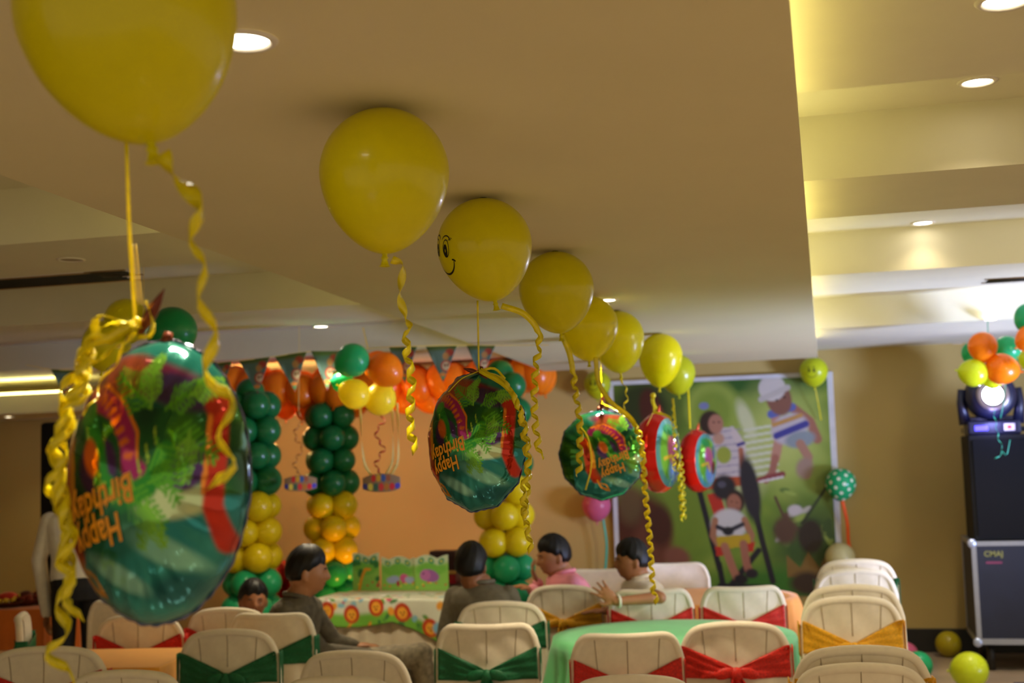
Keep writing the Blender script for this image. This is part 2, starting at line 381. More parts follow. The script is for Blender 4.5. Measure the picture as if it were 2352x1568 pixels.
# black face printed on the third balloon; ink laid on the latex surface
def on_balloon(c, d, dirv, off=.0009, q=None, h=1.1):
    # dirv in world; find the surface point of the balloon along dirv
    v = (q.inverted() @ dirv).normalized() if q else dirv.normalized()
    P, bot = bprof(1., h, 60)
    ang = math.atan2(math.hypot(v.x, v.y), v.z); best = None
    for i in range(len(P)-1):
        a0 = math.atan2(P[i][0], P[i][1]); a1 = math.atan2(P[i+1][0], P[i+1][1])
        if a0 <= ang <= a1:
            f = (ang-a0)/max(1e-9, a1-a0); r = math.hypot(*P[i])*(1-f)+math.hypot(*P[i+1])*f; best = r; break
    r = (best or .5)*d+off
    return c+(q @ (v*r) if q else v*r)
def face_print(parent, c, d, q, yaw, pitch_, sc=1., h=1.1, roll=0, lashes=True):
    fwd = Vector((math.sin(yaw)*math.cos(pitch_), -math.cos(yaw)*math.cos(pitch_), math.sin(pitch_)))
    rt = Vector((math.cos(yaw), math.sin(yaw), 0)); up = rt.cross(fwd)
    if up.z < 0: up = -up
    R_ = Matrix.Rotation(roll, 3, fwd); rt = R_ @ rt; up = R_ @ up
    def P(u, v): return on_balloon(c, d, fwd+rt*u*sc+up*v*sc, .0009, q, h)
    mb = MB()
    def stroke(pts, w_):
        pts = [Vector((a, b)) for a, b in pts]; V = []; Fc = []
        for i, p in enumerate(pts):
            t = (pts[min(i+1, len(pts)-1)]-pts[max(0, i-1)]).normalized(); nn = Vector((-t.y, t.x))
            ww = w_*(.35+.65*math.sin(PI*(i+.5)/len(pts)))
            for s in (-1, -.33, .33, 1): V.append(P(*(p+nn*ww*s)))
            if i:
                for k in range(3): Fc.append((4*i-4+k, 4*i-3+k, 4*i+1+k, 4*i+k))
        mb.add(V, Fc)
    def disc(cx, cy, rx, ry, hole=0):
        V = []; Fc = []; n = 24
        for j, rr in enumerate((hole or .02, .5 if not hole else (1+hole)/2, 1)):
            for k in range(n): a = 2*PI*k/n; V.append(P(cx+rx*rr*math.cos(a), cy+ry*rr*math.sin(a)))
        for j in range(2):
            for k in range(n): Fc.append((j*n+k, j*n+(k+1) % n, (j+1)*n+(k+1) % n, (j+1)*n+k))
        mb.add(V, Fc)
    for s in (-1, 1):
        disc(s*.21, .16, .12, .21, .86); disc(s*.19, .10, .075, .15, .25)
        stroke([(s*.21+.17*math.cos(a), .30+.16*math.sin(a)) for a in np.linspace(.3, PI-.3, 12)], .018)
        if lashes:
            for k in range(3): stroke([(s*(.30+.035*k), .34+.01*k), (s*(.34+.045*k), .44-.01*k)], .009)
    stroke([(.44*math.cos(a), -.12+.36*math.sin(a)) for a in np.linspace(PI+.05, 2*PI-.05, 26)], .028)
    for s in (-1, 1): stroke([(s*.38, -.10), (s*.44, -.11), (s*.50, -.15)], .022)
    mb.build('face_print', m_ink, parent)
face_print(t3, c3, d3, q3, math.radians(-52), math.radians(-14), .95, 1.1, math.radians(-12))

# ------------------------------------------------------------------ foil balloons with dinosaur print
m_foil = mat('printed_foil', 'ffffff', .1, .03, 5, metal=.65, attr=True, bump=.3, bscale=14, spec=.6)
m_foilr = mat('red_foil', 'd81c10', .16, .05, 6, metal=.55, bump=.3, bscale=16)
m_let = mat('orange_lettering', 'f2a018', .4)
def jungle(x, y):
    p = Paint(x, y, '1d5a2c')
    n1 = np.sin(x*7+np.sin(y*5)*1.5)*np.cos(y*6+x*3); p.mix((n1-.1)*1.4, '3c7a20'); p.mix((-n1-.35)*2, '13402a')
    p.ell(.1, .82, 1.1, .33, '1f7a70', 0, .3); p.ell(-.05, .72, .8, .16, '7c2c50', -8, .3); p.ell(-.35, .68, .42, .2, '9a4a30', 20, .3)
    p.ell(.35, .62, .4, .14, '40305c', -12, .3)
    # teal water and pale shore
    p.poly([(-1.2, -.28), (-.5, -.42), (.2, -.3), (.6, -.1), (1.2, -.05), (1.2, -1.2), (-1.2, -1.2)], '2a8a8c')
    p.ell(.38, -.12, .45, .14, 'c4d4a0', 4, .3); p.ell(.3, -.45, .5, .12, '80c8bc', -18, .4); p.ell(-.2, -.62, .42, .1, '8cd0c8', -20, .4); p.ell(.4, -.72, .4, .15, '14606a', 10, .5)
    p.ell(.5, .12, .22, .18, '50306a', 20, .2); p.ell(-.42, .1, .26, .22, '48285e', 0, .2)
    # magenta spiked dinosaur
    p.line([(-.75, .5), (-.5, .56), (-.25, .48), (-.1, .3), (-.06, .12), (.05, .06)], .2, 'a02468'); p.line([(-.75, .6), (-.45, .66), (-.18, .54), (0, .34), (.02, .16)], .035, 'e08020')
    for k in range(10):
        t = k/9; p.ell(-.62+.55*t, .60-.42*t*t, .03, .07, 'e07020', -30-50*t, .4)
    # green long-necked dinosaur
    p.line([(-.6, .42), (-.42, .2), (-.34, 0), (-.12, -.12), (.15, -.02), (.3, .2)], .2, '2a8a2c'); p.ell(-.62, .46, .12, .09, '48a030', 20, .3)
    for k in range(12): p.line([(-.6+k*.07, .36-.4*math.sin(k/11*PI)), (-.56+k*.07, .26-.4*math.sin(k/11*PI))], .025, 'a4c83c')
    # orange dinosaur on the left rim, red one on the right rim
    p.line([(-.95, .3), (-.85, 0), (-.82, -.3), (-.7, -.5)], .26, 'c83c14'); p.line([(-.82, .25), (-.76, 0), (-.74, -.25)], .1, 'eca020'); p.ell(-.5, .16, .1, .16, 'e06c20', 30, .3)
    p.line([(.72, .5), (.76, .2), (.74, -.15), (.84, -.4)], .2, 'c4301a'); p.line([(.66, .46), (.68, .2), (.66, -.05)], .05, 'f09030'); p.ell(.7, .55, .12, .1, 'b83018', 0, .3)
    for (fx, fy, a, L) in ((.1, .5, 150, .5), (.1, .5, 100, .35), (.25, .5, 30, .4), (.2, .3, -60, .5), (.3, .35, -20, .5), (.5, .35, -90, .35), (-.1, -.05, -30, .5), (.15, -.1, -100, .35), (.1, -.15, -50, .35), (.15, .0, 20, .4), (-.05, .62, 60, .3), (.45, .6, 20, .35)):
        p.frond(fx, fy, a, L, '58a82a' if L > .37 else '7cc040', .028)
    p.line([(-.68, -.55), (-.6, -.7), (-.45, -.78)], .05, 'e8a020'); p.line([(-.6, -.62), (-.48, -.66), (-.4, -.8)], .035, 'e8a020')
    p.ell(-.28, -.33, .5, .24, '1d5a40', 6, .3, .6)
    return p.c
def foil_surface(R_, T, sq=1., fc=.035):
    def f(u, v, side=1, off=0):
        r = min(math.hypot(u, v), .9999); a = math.atan2(v, u)
        k = 1+.07*math.cos(26*a)*max(0, r-.45)**1.2+.02*math.sin(7*a+1)*r
        rr = 1-fc*abs(math.sin(6*a+.4))*r**6
        return Vector((u*R_*rr*sq, 0, v*R_*rr))+Vector((0, -side, 0))*(T*(1-r**2.3)**.62*k+off)
    return f
def foil_balloon(px_, py_, zc, R_, T, yaw, label, roll=0, lean=0, tail=True, m_back=None, sq=1., tu=-.37, shift=0., fc=.035):
    p = at(px_, py_, zc); t = thing('foil_balloon', label, 'foil balloon', p, 0, 'dinosaur foil balloons')
    M = Matrix.Translation(p) @ Matrix.Rotation(yaw, 4, 'Z') @ Matrix.Rotation(roll, 4, 'Y') @ Matrix.Rotation(lean, 4, 'X')
    f = foil_surface(R_, T, sq, fc); nr, na = 64, 260; V = []; uv = []; Fc = []
    for i in range(nr+1):
        r = math.sin(i/nr*PI/2) if i else .0005
        for k in range(na): a = 2*PI*k/na; uv.append((r*math.cos(a), r*math.sin(a))); V.append(M @ f(r*math.cos(a), r*math.sin(a)))
    for i in range(nr):
        for k in range(na): Fc.append((i*na+k, i*na+(k+1) % na, (i+1)*na+(k+1) % na, (i+1)*na+k))
    uv = np.array(uv)
    mesh('printed_face', V, Fc, m_foil, t, colors=jungle(uv[:, 0]-shift, uv[:, 1]))
    nr, na = 16, 130; V = []; Fc = []
    for i in range(nr+1):
        r = math.sin(i/nr*PI/2) if i else .0005
        for k in range(na): a = 2*PI*k/na; V.append(M @ f(r*math.cos(a), r*math.sin(a), -1))
    for i in range(nr):
        for k in range(na): Fc.append((i*na+k, (i+1)*na+k, (i+1)*na+(k+1) % na, i*na+(k+1) % na))
    mesh('back_face', V, Fc, m_back or mat('violet_silver_foil', '8a84b8', .15, .1, 6, metal=.8, bump=.2, bscale=16), t)
    # seam flange
    V = []; Fc = []
    for k in range(260):
        a = 2*PI*k/260; e = f(math.cos(a), math.sin(a)); w_ = 1.018+.005*math.sin(40*a)
        V += [M @ e, M @ Vector((e.x*w_, .002*math.sin(30*a), e.z*w_))]
    Fc = [(2*k, 2*k+1, (2*k+3) % 520, (2*k+2) % 520) for k in range(260)]
    o = mesh('seam', V, Fc, mat('silver_foil_seam', '6c6c88', .25, metal=.7), t); o.modifiers.new('s', 'SOLIDIFY').thickness = .0008
    # lettering, upside down on the hanging balloon
    for txt, cx, cy, s in (('Birthday', tu, -.12, .20), ('Happy', tu-.03, -.36, .20)):
        TV, TF = text_mesh(txt, s); V = []
        for v in TV:
            u_, v_ = -v.x*1.12, -v.y*1.4; ca, sa = math.cos(.3), math.sin(.3); V.append(M @ f(cx+u_*ca-v_*sa, cy+u_*sa+v_*ca, 1, .0014))
        mesh('lettering', V, TF, m_let, t, smooth=False)
    if tail:
        a0 = M @ Vector((0, 0, R_*.97)); V = []
        mb = MB(); mb.tube([a0, a0+Vector((0, 0, .02))+RT*.004], [.012, .006], 8)
        mb.build('neck', m_foil if False else mat('foil_neck', '6a2c18', .3, metal=.4), t)
    return t, M
t1, M1 = foil_balloon(367, 1105, 1.9, .212, .12, math.radians(12), 'large dinosaur print foil balloon hanging at the left, nearest of the foil balloons', roll=math.radians(3), sq=.65, fc=.008)
# twisted tail of foil, ribbon bundle
def leaf(a, b, w_, parent, m_, name='filling_tail'):
    mb = MB(); pts = [a.lerp(b, k/10) for k in range(11)]; wd = [w_*(.35+.9*math.sin(PI*min(1, k/9))) * (1 if k < 10 else .2) for k in range(11)]
    mb.tube(pts, wd, 8); mb.build(name, m_, parent)
leaf(at(318, 775, 1.86), at(378, 662, 1.84), .0075, t1, mat('foil_neck', '6a2c18', .3, metal=.4))
def strand(parent, path, rw=.018, curl=.010, pitch=.045, start=.1, seed=0, jit=6, m_=None, twist=0):
    r = random.Random(seed); path = [(x+r.uniform(-jit, jit), y, z+r.uniform(-.01, .01)) for x, y, z in path]
    ribbon(px(path), rw, m_ or m_rib, parent, curl, pitch, twist, start=start, phase=r.uniform(0, 6))
ribbon([at(290, 320, 1.88), at(298, 540, 1.88), at(311, 742, 1.87)], .006, m_rib, t1, name='string')
for x_ in (318, 326): ribbon([at(x_-14, 560, 1.9), at(x_, 700, 1.9)], .0018, m_ribp, t1, name='string')
base = [(312, 748, 1.84), (262, 770, 1.82), (215, 800, 1.8), (180, 880, 1.78), (150, 960, 1.78), (128, 1040, 1.78), (135, 1130, 1.78), (150, 1230, 1.78), (148, 1340, 1.78)]
strand(t1, base+[(140, 1430, 1.78), (128, 1500, 1.78), (155, 1566, 1.78)], 0.021, .010, 0.074, .05, 1)
strand(t1, [(312, 748, 1.84), (245, 735, 1.82), (190, 800, 1.8)]+base[3:], 0.019, .010, 0.068, .05, 2, 10)
strand(t1, [(312, 748, 1.84), (285, 790, 1.82), (225, 815, 1.8), (178, 850, 1.8)]+base[4:]+[(175, 1420, 1.78)], 0.019, .009, 0.061, .05, 3, 12)
strand(t1, base[:7]+[(165, 1200, 1.76), (140, 1290, 1.76), (160, 1390, 1.76)], 0.018, .012, 0.054, .05, 4, 14)
ribbon(px([(305, 752, 1.84), (255, 742, 1.84), (205, 775, 1.84), (185, 830, 1.84)]), .008, m_rib, t1, 0, .1, .2)
ribbon(px([(315, 775, 1.84), (345, 770, 1.84), (352, 740, 1.84), (335, 690, 1.84)]), .008, m_rib, t1, 0, .1, .2)
ribbon(px([(310, 760, 1.85), (240, 870, 1.85), (200, 950, 1.8)]), .010, m_rib, t1, .004, .06, .1)
MB().ell(at(313, 742, 1.85), (.007, .007, .01)).build('knot', m_rib, t1)
t2, M2 = foil_balloon(1097, 1013, 3.85, .215, .105, math.radians(-6), 'dinosaur print foil balloon hanging in the centre, second nearest of the foil balloons', roll=math.radians(4), sq=.76)
ribbon(px([(1097, 690, 3.85), (1100, 850, 3.85)]), .006, m_rib, t2, name='string')
leaf(at(1100, 856, 3.84), at(1064, 846, 3.84), .006, t2, mat('foil_neck', '6a2c18', .3, metal=.4)); leaf(at(1100, 858, 3.84), at(1122, 872, 3.82), .006, t2, mat('foil_neck', '6a2c18', .3, metal=.4))
strand(t2, [(1103, 850, 3.8), (1150, 868, 3.75), (1185, 920, 3.7), (1208, 985, 3.7), (1213, 1060, 3.7), (1204, 1130, 3.7), (1212, 1200, 3.7), (1220, 1270, 3.7)], .018, .010, .05, .15, 11, 3)
strand(t2, [(1103, 850, 3.8), (1160, 885, 3.75), (1192, 930, 3.7), (1206, 1010, 3.72), (1212, 1100, 3.72), (1200, 1200, 3.72)], .017, .01, .045, .3, 12, 3)
ribbon(px([(1100, 852, 3.8), (1135, 846, 3.8), (1160, 870, 3.78)]), .008, m_rib, t2); ribbon(px([(1100, 852, 3.8), (1060, 870, 3.78), (1030, 900, 3.78)]), .003, m_rib, t2)
t3f, M3 = foil_balloon(1382, 1044, 6.0, .215, .09, math.radians(16), 'dinosaur print foil balloon facing the camera left of the poster, behind the centre one', roll=math.radians(-2), sq=.95, tu=.22, shift=.5)
leaf(at(1380, 945, 5.98), at(1386, 905, 5.98), .01, t3f, mat('foil_neck', '6a2c18', .3, metal=.4))
strand(t3f, [(1383, 925, 5.95), (1420, 945, 5.85), (1468, 985, 5.8), (1478, 1050, 5.8)], .014, .008, .05, .3, 21, 2)
ribbon(px([(1330, 975, 5.8), (1352, 1010, 5.8), (1358, 1070, 5.8), (1345, 1125, 5.8)]), .007, m_rib, t3f)
ribbon([atZ(1376, 730, ZS)-Vector((0, 0, .01)), at(1383, 925, 5.95)], .004, m_rib, t3f, name='string')
# thick drum shaped foil balloons with red sides
def cake_face(x, y):
    p = Paint(x, y, '5ea8a8'); p.ell(0, 0, .86, .86, '7cc83c', 0, .1); p.ell(.2, -.45, .6, .45, '7aa8e0', 0, .3); p.ell(-.1, .1, .4, .5, 'd06a90', 0, .3)
    p.ell(.35, -.25, .3, .3, '7a2c30', 0, .3); p.ell(-.2, .65, .4, .2, '28a050', 0, .3); p.ell(.4, .3, .18, .3, '503c9c', 0, .3); p.line([(-.6, -.2), (-.2, -.1), (0, -.4)], .12, 'f0d040'); return p.c
def drum(px_, py_, zc, R_, D, yaw, label):
    p = at(px_, py_, zc); t = thing('foil_balloon', label, 'foil balloon', p, 0, 'red sided foil balloons')
    M = Matrix.Translation(p) @ Matrix.Rotation(yaw, 4, 'Z') @ Matrix.Rotation(.06, 4, 'Y')
    def ring(rr, yy): return [M @ Vector((rr*math.cos(a), yy+.004*math.sin(18*a), rr*math.sin(a)*1.0)) for a in np.linspace(0, 2*PI, 97)[:-1]]
    prof = [(R_*math.cos(b)*.12+R_*.88+.006*math.cos(3*b), D/2*math.sin(b)) for b in np.linspace(-PI/2, PI/2, 15)]
    V = []; Fc = []
    for i, (rr, yy) in enumerate(prof):
        for k, a in enumerate(np.linspace(0, 2*PI, 97)[:-1]):
            r2 = rr*(1+.012*math.cos(14*a)); V.append(M @ Vector((r2*math.cos(a), yy, r2*math.sin(a))))
    for i in range(14):
        for k in range(96): Fc.append((i*96+k, i*96+(k+1) % 96, (i+1)*96+(k+1) % 96, (i+1)*96+k))
    mesh('side', V, Fc, m_foilr, t)
    for sd in (-1, 1):
        V = []; uv = []; Fc = []
        for i in range(25):
            r = i/24 if i else .001
            for k in range(96):
                a = 2*PI*k/96; r2 = R_*.88*r; uv.append((r*math.cos(a), r*math.sin(a))); V.append(M @ Vector((r2*math.cos(a), sd*(D/2+.035*(1-r*r)), r2*math.sin(a))))
        for i in range(24):
            for k in range(96): Fc.append((i*96+k, i*96+(k+1) % 96, (i+1)*96+(k+1) % 96, (i+1)*96+k))
        uv = np.array(uv); mesh('printed_face', V, Fc, m_foil, t, colors=cake_face(uv[:, 0], uv[:, 1]))
    leaf(p+Vector((0, 0, R_*.95)), p+Vector((0, 0, R_*1.25))+RT*.02, .008, t, mat('orange_foil_neck', 'e05028', .3, metal=.3))
    return t
t4 = drum(1512, 1040, 7.0, .215, .12, math.radians(76), 'thick red sided foil balloon, larger and nearer of the two in front of the poster')
ribbon(px([(1500, 905, 7.0), (1502, 950, 6.95)]), .009, m_rib, t4, name='string')
MB().ell(at(1500, 908, 6.95), (.016, .016, .016)).build('knot', m_rib, t4)
strand(t4, [(1503, 945, 6.9), (1540, 960, 6.85), (1552, 1000, 6.75), (1550, 1080, 6.7)], .013, .01, .05, .2, 31, 3)
strand(t4, [(1503, 945, 6.9), (1480, 1000, 6.85), (1476, 1060, 6.8), (1482, 1110, 6.8)], .01, .008, .05, .2, 32, 3)
t5 = drum(1603, 1058, 9.3, .225, .13, math.radians(72), 'thick red sided foil balloon, smaller and farther of the two in front of the poster')
ribbon([at(1580, 880, 9.5), at(1585, 985, 9.3)], .014, m_rib, t5, name='string')
strand(t5, [(1545, 915, 8.6), (1550, 980, 8.5), (1566, 1080, 8.4), (1570, 1190, 8.4)], .014, .012, .05, .2, 33, 3)

# ------------------------------------------------------------------ poster on the back wall
PY = YW-.06
def poster():
    a = atY(1397, 878, PY); b = atY(1912, 850, PY); c = atY(1925, 1368, PY)
    x0, x1, z1, z0 = a.x, b.x, (a.z+b.z)/2, c.z
    t = thing('photo_poster', 'large printed poster of small children in a garden on the back wall', 'poster', ((x0+x1)/2, PY, z0))
    MB().box((x0, PY+.005, z0), (x1, YW-.002, z1)).build('frame', mat('poster_white_edge', 'c8c8cc', .5), t, False, bevel=.003)
    n = 230; us = np.linspace(0, 1, n+1); U_, V_ = np.meshgrid(us, us); U_ = U_.ravel(); V_ = V_.ravel()
    m_ = .025*(x1-x0); V = [(x0+m_+(x1-x0-2*m_)*u, PY, z1-m_*.8-(z1-z0-m_*.8)*v) for u, v in zip(U_, V_)]
    Fc = [(j*(n+1)+i, (j+1)*(n+1)+i, (j+1)*(n+1)+i+1, j*(n+1)+i+1) for j in range(n) for i in range(n)]
    X = 1400+U_*515; Y = 868+V_*495
    p = Paint(X, Y, '7d9a32'); nz = np.sin(X*.05+np.sin(Y*.04)*2)*np.cos(Y*.045-X*.02); p.mix(nz*.4, 'a8b850'); p.mix(-nz*.35, '4f7a24')
    p.ell(1750, 860, 280, 60, '2f6420', 0, .5); p.ell(1470, 930, 130, 130, '2c3a14', 0, .6); p.ell(1800, 1000, 130, 160, 'b8c468', 0, .7); p.ell(1700, 1080, 80, 120, 'c8cc90', 20, .7)
    p.ell(1640, 930, 75, 75, '9ab048', 0, .3); p.ell(1640, 940, 52, 55, '86a038', 0, .3); p.ell(1720, 960, 22, 60, 'd4d8a8', -20, .5)
    for k in range(8): p.line([(1715, 985+k*15), (1790, 975+k*15)], 7, 'd8dcc0')
    p.ell(1860, 1250, 130, 140, '3a5a22', 0, .6); p.ell(1780, 1340, 220, 60, '3c7a22', 0, .6); p.ell(1560, 1180, 90, 160, '76902a', 10, .6)
    # big brown face at the lower left
    p.ell(1440, 1220, 95, 120, '5c2c1c', 20, .3); p.ell(1480, 1250, 60, 90, '74402c', 10, .4); p.ell(1540, 1275, 40, 32, '8c5440', 20, .4); p.ell(1500, 1200, 40, 60, '4c2418', 0, .4)
    p.ell(1490, 930, 32, 60, '4c1c14', -10, .3); p.ell(1510, 960, 20, 50, '8a3c28', -10, .3); p.ell(1430, 1150, 40, 60, '6c5434', 0, .5)
    # upper child in striped top
    p.poly([(1615, 980), (1690, 975), (1712, 1060), (1705, 1100), (1620, 1095)], 'd0c4c4')
    for k in range(7): p.line([(1618, 990+k*16), (1706, 982+k*16)], 3, '9c94a8')
    p.line([(1690, 990), (1708, 1020), (1705, 1060)], 20, 'd8c8c4'); p.line([(1704, 1030), (1706, 1070)], 15, 'b06c50'); p.line([(1698, 1018), (1712, 1014)], 9, '3c3484')
    p.ell(1652, 1002, 16, 16, 'c49880', 0, .3); p.ell(1634, 965, 30, 32, '34221c', 0, .2); p.ell(1647, 968, 20, 25, 'b8806a', 0, .2); p.ell(1642, 964, 3, 3, '2a1810', 0, .4); p.ell(1655, 964, 3, 3, '2a1810', 0, .4)
    p.ell(1663, 1040, 20, 22, 'a0ac40', 0, .2); p.ell(1620, 925, 14, 10, '8088b8', 0, .3)
    p.poly([(1608, 1095), (1700, 1090), (1702, 1112), (1612, 1120)], 'c05428')
    # swing with lower child
    for q_ in ([(1600, 1120), (1640, 1300)], [(1715, 1085), (1745, 1240), (1765, 1330)], [(1640, 1290), (1650, 1360)], [(1735, 1260), (1660, 1345)], [(1640, 1340), (1760, 1345)]): p.line(q_, 16, '1c1a24')
    p.ell(1722, 1120, 26, 90, '24222c', -8, .3); p.poly([(1618, 1130), (1650, 1125), (1665, 1190), (1640, 1200)], 'c43020'); p.ell(1660, 1115, 34, 34, '202028', 0, .3); p.ell(1655, 1108, 12, 9, '505060', 0, .3)
    p.ell(1685, 1148, 25, 30, '2c1c18', 0, .2); p.ell(1682, 1152, 19, 24, 'a86c54', 0, .2); p.ell(1676, 1148, 3, 2, '1c100c', 0, .4); p.ell(1689, 1150, 3, 2, '1c100c', 0, .4); p.line([(1676, 1164), (1684, 1167), (1691, 1164)], 3, '5c2018')
    p.ell(1668, 1200, 48, 40, 'd8d4d0', 0, .2); p.line([(1635, 1190), (1628, 1225), (1640, 1245)], 18, 'b07858'); p.line([(1705, 1190), (1720, 1225), (1715, 1245)], 18, 'b07858')
    p.line([(1640, 1205), (1665, 1215), (1700, 1200)], 12, '2c2c38'); p.ell(1665, 1215, 16, 12, '1c1c24', 0, .3); p.poly([(1635, 1228), (1715, 1222), (1718, 1250), (1640, 1256)], 'ccaa24')
    p.poly([(1632, 1250), (1660, 1248), (1655, 1270), (1635, 1272)], 'c83020'); p.poly([(1705, 1245), (1728, 1240), (1722, 1262), (1705, 1265)], 'c83020')
    p.line([(1655, 1250), (1672, 1300), (1680, 1320)], 22, 'b8785c'); p.line([(1700, 1245), (1705, 1290), (1710, 1305)], 22, 'b07058'); p.ell(1690, 1325, 20, 14, '1c1820', 0, .3); p.ell(1716, 1312, 18, 13, '241c28', 0, .3)
    # right child with white beanie
    p.line([(1835, 940), (1870, 970), (1885, 1010)], 26, 'a46c58'); p.line([(1790, 960), (1795, 1010), (1785, 1050)], 26, 'c08c78'); p.ell(1822, 985, 50, 38, 'c4bcc4', -20, .2)
    p.line([(1780, 950), (1830, 935)], 22, '5c6cb4'); p.line([(1785, 975), (1850, 955)], 12, 'c49450'); p.line([(1790, 1000), (1860, 975)], 18, '3c3c94'); p.ell(1845, 1010, 42, 22, '8c98a0', -10, .3)
    p.line([(1845, 1020), (1862, 1050), (1855, 1090)], 24, 'b0806c'); p.line([(1785, 1050), (1775, 1085), (1760, 1100)], 20, 'a86c5c'); p.line([(1745, 1100), (1800, 1088)], 16, '8c3c40'); p.line([(1745, 1104), (1800, 1094)], 6, 'e0d8d8')
    p.ell(1852, 1075, 24, 30, 'a48878', 20, .4)
    p.ell(1800, 915, 32, 42, '8c5c4c', -15, .15); p.ell(1785, 890, 34, 32, 'dcd4cc', -10, .12); p.line([(1758, 915), (1822, 890)], 16, 'ccc4bc'); p.ell(1795, 918, 4, 3, '2c1c18', 0, .4); p.ell(1813, 912, 4, 3, '2c1c18', 0, .4)
    # flowers, branches and pots at the lower right
    for k in range(26):
        r = random.Random(k); p.ell(1770+r.random()*140, 1110+r.random()*140, 8+r.random()*16, 5+r.random()*8, r.choice(['5c7a34', '8ca048', '3c5a24', 'c0bcb0', '9ab050', '6c4c3c']), r.random()*180, .3)
    p.line([(1900, 1120), (1870, 1160), (1840, 1200)], 8, '2c3c20'); p.line([(1780, 1140), (1800, 1190), (1850, 1230)], 8, '5c4430'); p.ell(1825, 1170, 20, 14, 'd0c8c8', 0, .3)
    p.ell(1800, 1215, 34, 40, '5c4030', 10, .4); p.ell(1858, 1230, 34, 45, '2c2018', 0, .3); p.poly([(1800, 1270), (1830, 1300), (1850, 1265), (1875, 1300), (1895, 1265), (1890, 1320), (1800, 1320)], '8a6a30'); p.ell(1845, 1335, 50, 32, '3c2818', 0, .4)
    p.c *= .72
    mesh('print', V, Fc, mat('poster_print', 'ffffff', .45, .02, 5, attr=True), t, smooth=False, colors=p.c)
poster()

# ------------------------------------------------------------------ chairs
CH = .93
def ztop(s, var):
    s = abs(s)
    return CH-(.035*s*s+.11*s**9 if var == 0 else .012*(1-s*s)+.11*s**11+(-.012))
def make_chair(var, sash):
    t = thing('banquet_chair', 'x', 'chair')
    def back(side, zlo=.40):
        def f(u, v):
            s = -1+2*u; z = zlo+(ztop(s, var)-zlo)*v; hw = .25-.012*(z-.4)/.53
            edge = max(abs(s)**8, v**10); dep = .012*(1-edge)
            arc = .73-.10*s*s
            pad = .010/(1+math.exp((z-arc)/.006)) if abs(s) < .62 else .010/(1+math.exp((z-arc)/.006))*math.exp(-((abs(s)-.62)/.05)**2)
            wr = .0025*math.sin(26*z+9*s)*(1-edge)
            return (s*hw, side*(.022-dep+pad+wr)+(.03*(1-s*s) if side > 0 else .03*(1-s*s))*-1+.02, z)
        return f
    mb = MB(); mb.grid(back(-1), 36, 40); mb.grid(lambda u, v: back(1)(1-u, v), 36, 40)
    rim = [Vector(back(-1)(0, k/12)) for k in range(13)]+[Vector(back(-1)(k/40, 1)) for k in range(1, 40)]+[Vector(back(-1)(1, 1-k/12)) for k in range(13)]
    rim = [Vector((p.x, p.y+.018, p.z)) for p in rim]
    mb.tube(rim, .021, 10)
    mb.build('back_cover', m_cloth, t)
    if var != 2:
        for s0, s1 in ((0, 0), (-.62, -.56), (.62, .56)):
            pts = []
            for k in range(9):
                v = .985-.30*k/8; u = .5+.5*(s0+(s1-s0)*k/8); q = Vector(back(-1)(u, v)); pts.append(q+Vector((0, -.0005, 0)))
            MB().tube(pts, .0022, 5).build('seam', m_seam, t)
    b = MB(); b.grid(lambda u, v: ((-.235+.47*u), .03+.42*v, .455+.02*math.sin(PI*u)**.5*math.sin(PI*v)**.5), 12, 12)
    b.box((-.235, .03, .37), (.235, .45, .455)); b.build('seat', m_cloth, t)
    for sx in (-1, 1):
        for y0, y1 in ((.03, .02), (.41, .42)):
            q = MB(); q.tube([(sx*.19, y0, .38), (sx*.205, y0, .2), (sx*.215, y1, .012)], [.055, .036, .026], 10); q.tube([(sx*.215, y1, .013), (sx*.215, y1, 0)], [.02, .024], 10); q.build('leg', m_cloth, t)
    if sash:
        ms = m_sash[sash]
        def band(u, v):
            s = -1+2*u; k = abs(s)**.9; zm = .705+.055*k; hw = .020+.058*k
            z = zm+hw*(2*v-1); bk = Vector(back(-1)(u, (z-.40)/(ztop(s, var)-.40)))
            return (bk.x*1.02, min(bk.y, 0)-.008-.004*math.sin(v*20+s*6)-.010*(1-abs(s)), z)
        mb = MB(); mb.grid(band, 40, 10)
        mb.grid(lambda u, v: (.5*(-1 if False else 1)*0+(-.262), -.01+.07*u, .67+.16*v), 4, 6); mb.grid(lambda u, v: (.262, -.01+.07*u, .67+.16*v), 4, 6)
        mb.grid(lambda u, v: (-.262+.524*u, .062, .70+.11*v), 12, 4)
        so = mb.build('sash', ms, t); so.modifiers.new('s', 'SOLIDIFY').thickness = .003
        MB().ell((0, -.062, .705), (.032, .026, .036), 12).build('knot', ms, so)
        for sg in (-1, 1):
            q = MB(); q.grid(lambda u, v: (sg*(.012+.05*v)+(u-.5)*(.03+.08*v)+.01*math.sin(9*v), -.066-.012*math.sin(u*9+v*3)-.01*math.sin(PI*v), .695-.27*v-.02*abs(u-.5)), 10, 16)
            q.build('tail', ms, so).modifiers.new('s', 'SOLIDIFY').thickness = .002
        for sg in (-1, 1):
            q = MB(); q.ell((sg*.055, -.07, .712), (.05, .014, .026), 12, Matrix.Rotation(sg*.3, 3, 'Y')); q.build('bow_loop', ms, so)
    return t
protos = {}
def chair(xc, yt, sash, label, var=0, rot=0, zc=None, z0=0, dz=0, group='covered banquet chairs', sx=1.):
    zc = zc or (1.75-CH-z0)*F/(yt-yh(xc))
    p = at(xc, yt, zc)
    k = (var, sash)
    if k not in protos: protos[k] = make_chair(var, sash); c = protos[k]
    else: c = copy_tree(protos[k])
    c.location = (p.x, p.y, z0); c.rotation_euler = (0, 0, math.radians(rot)+psi*.6)
    c.scale = (sx, 1, 1)
    tag(c, label, 'chair', group); return c
W_ = 'white covered banquet chair '
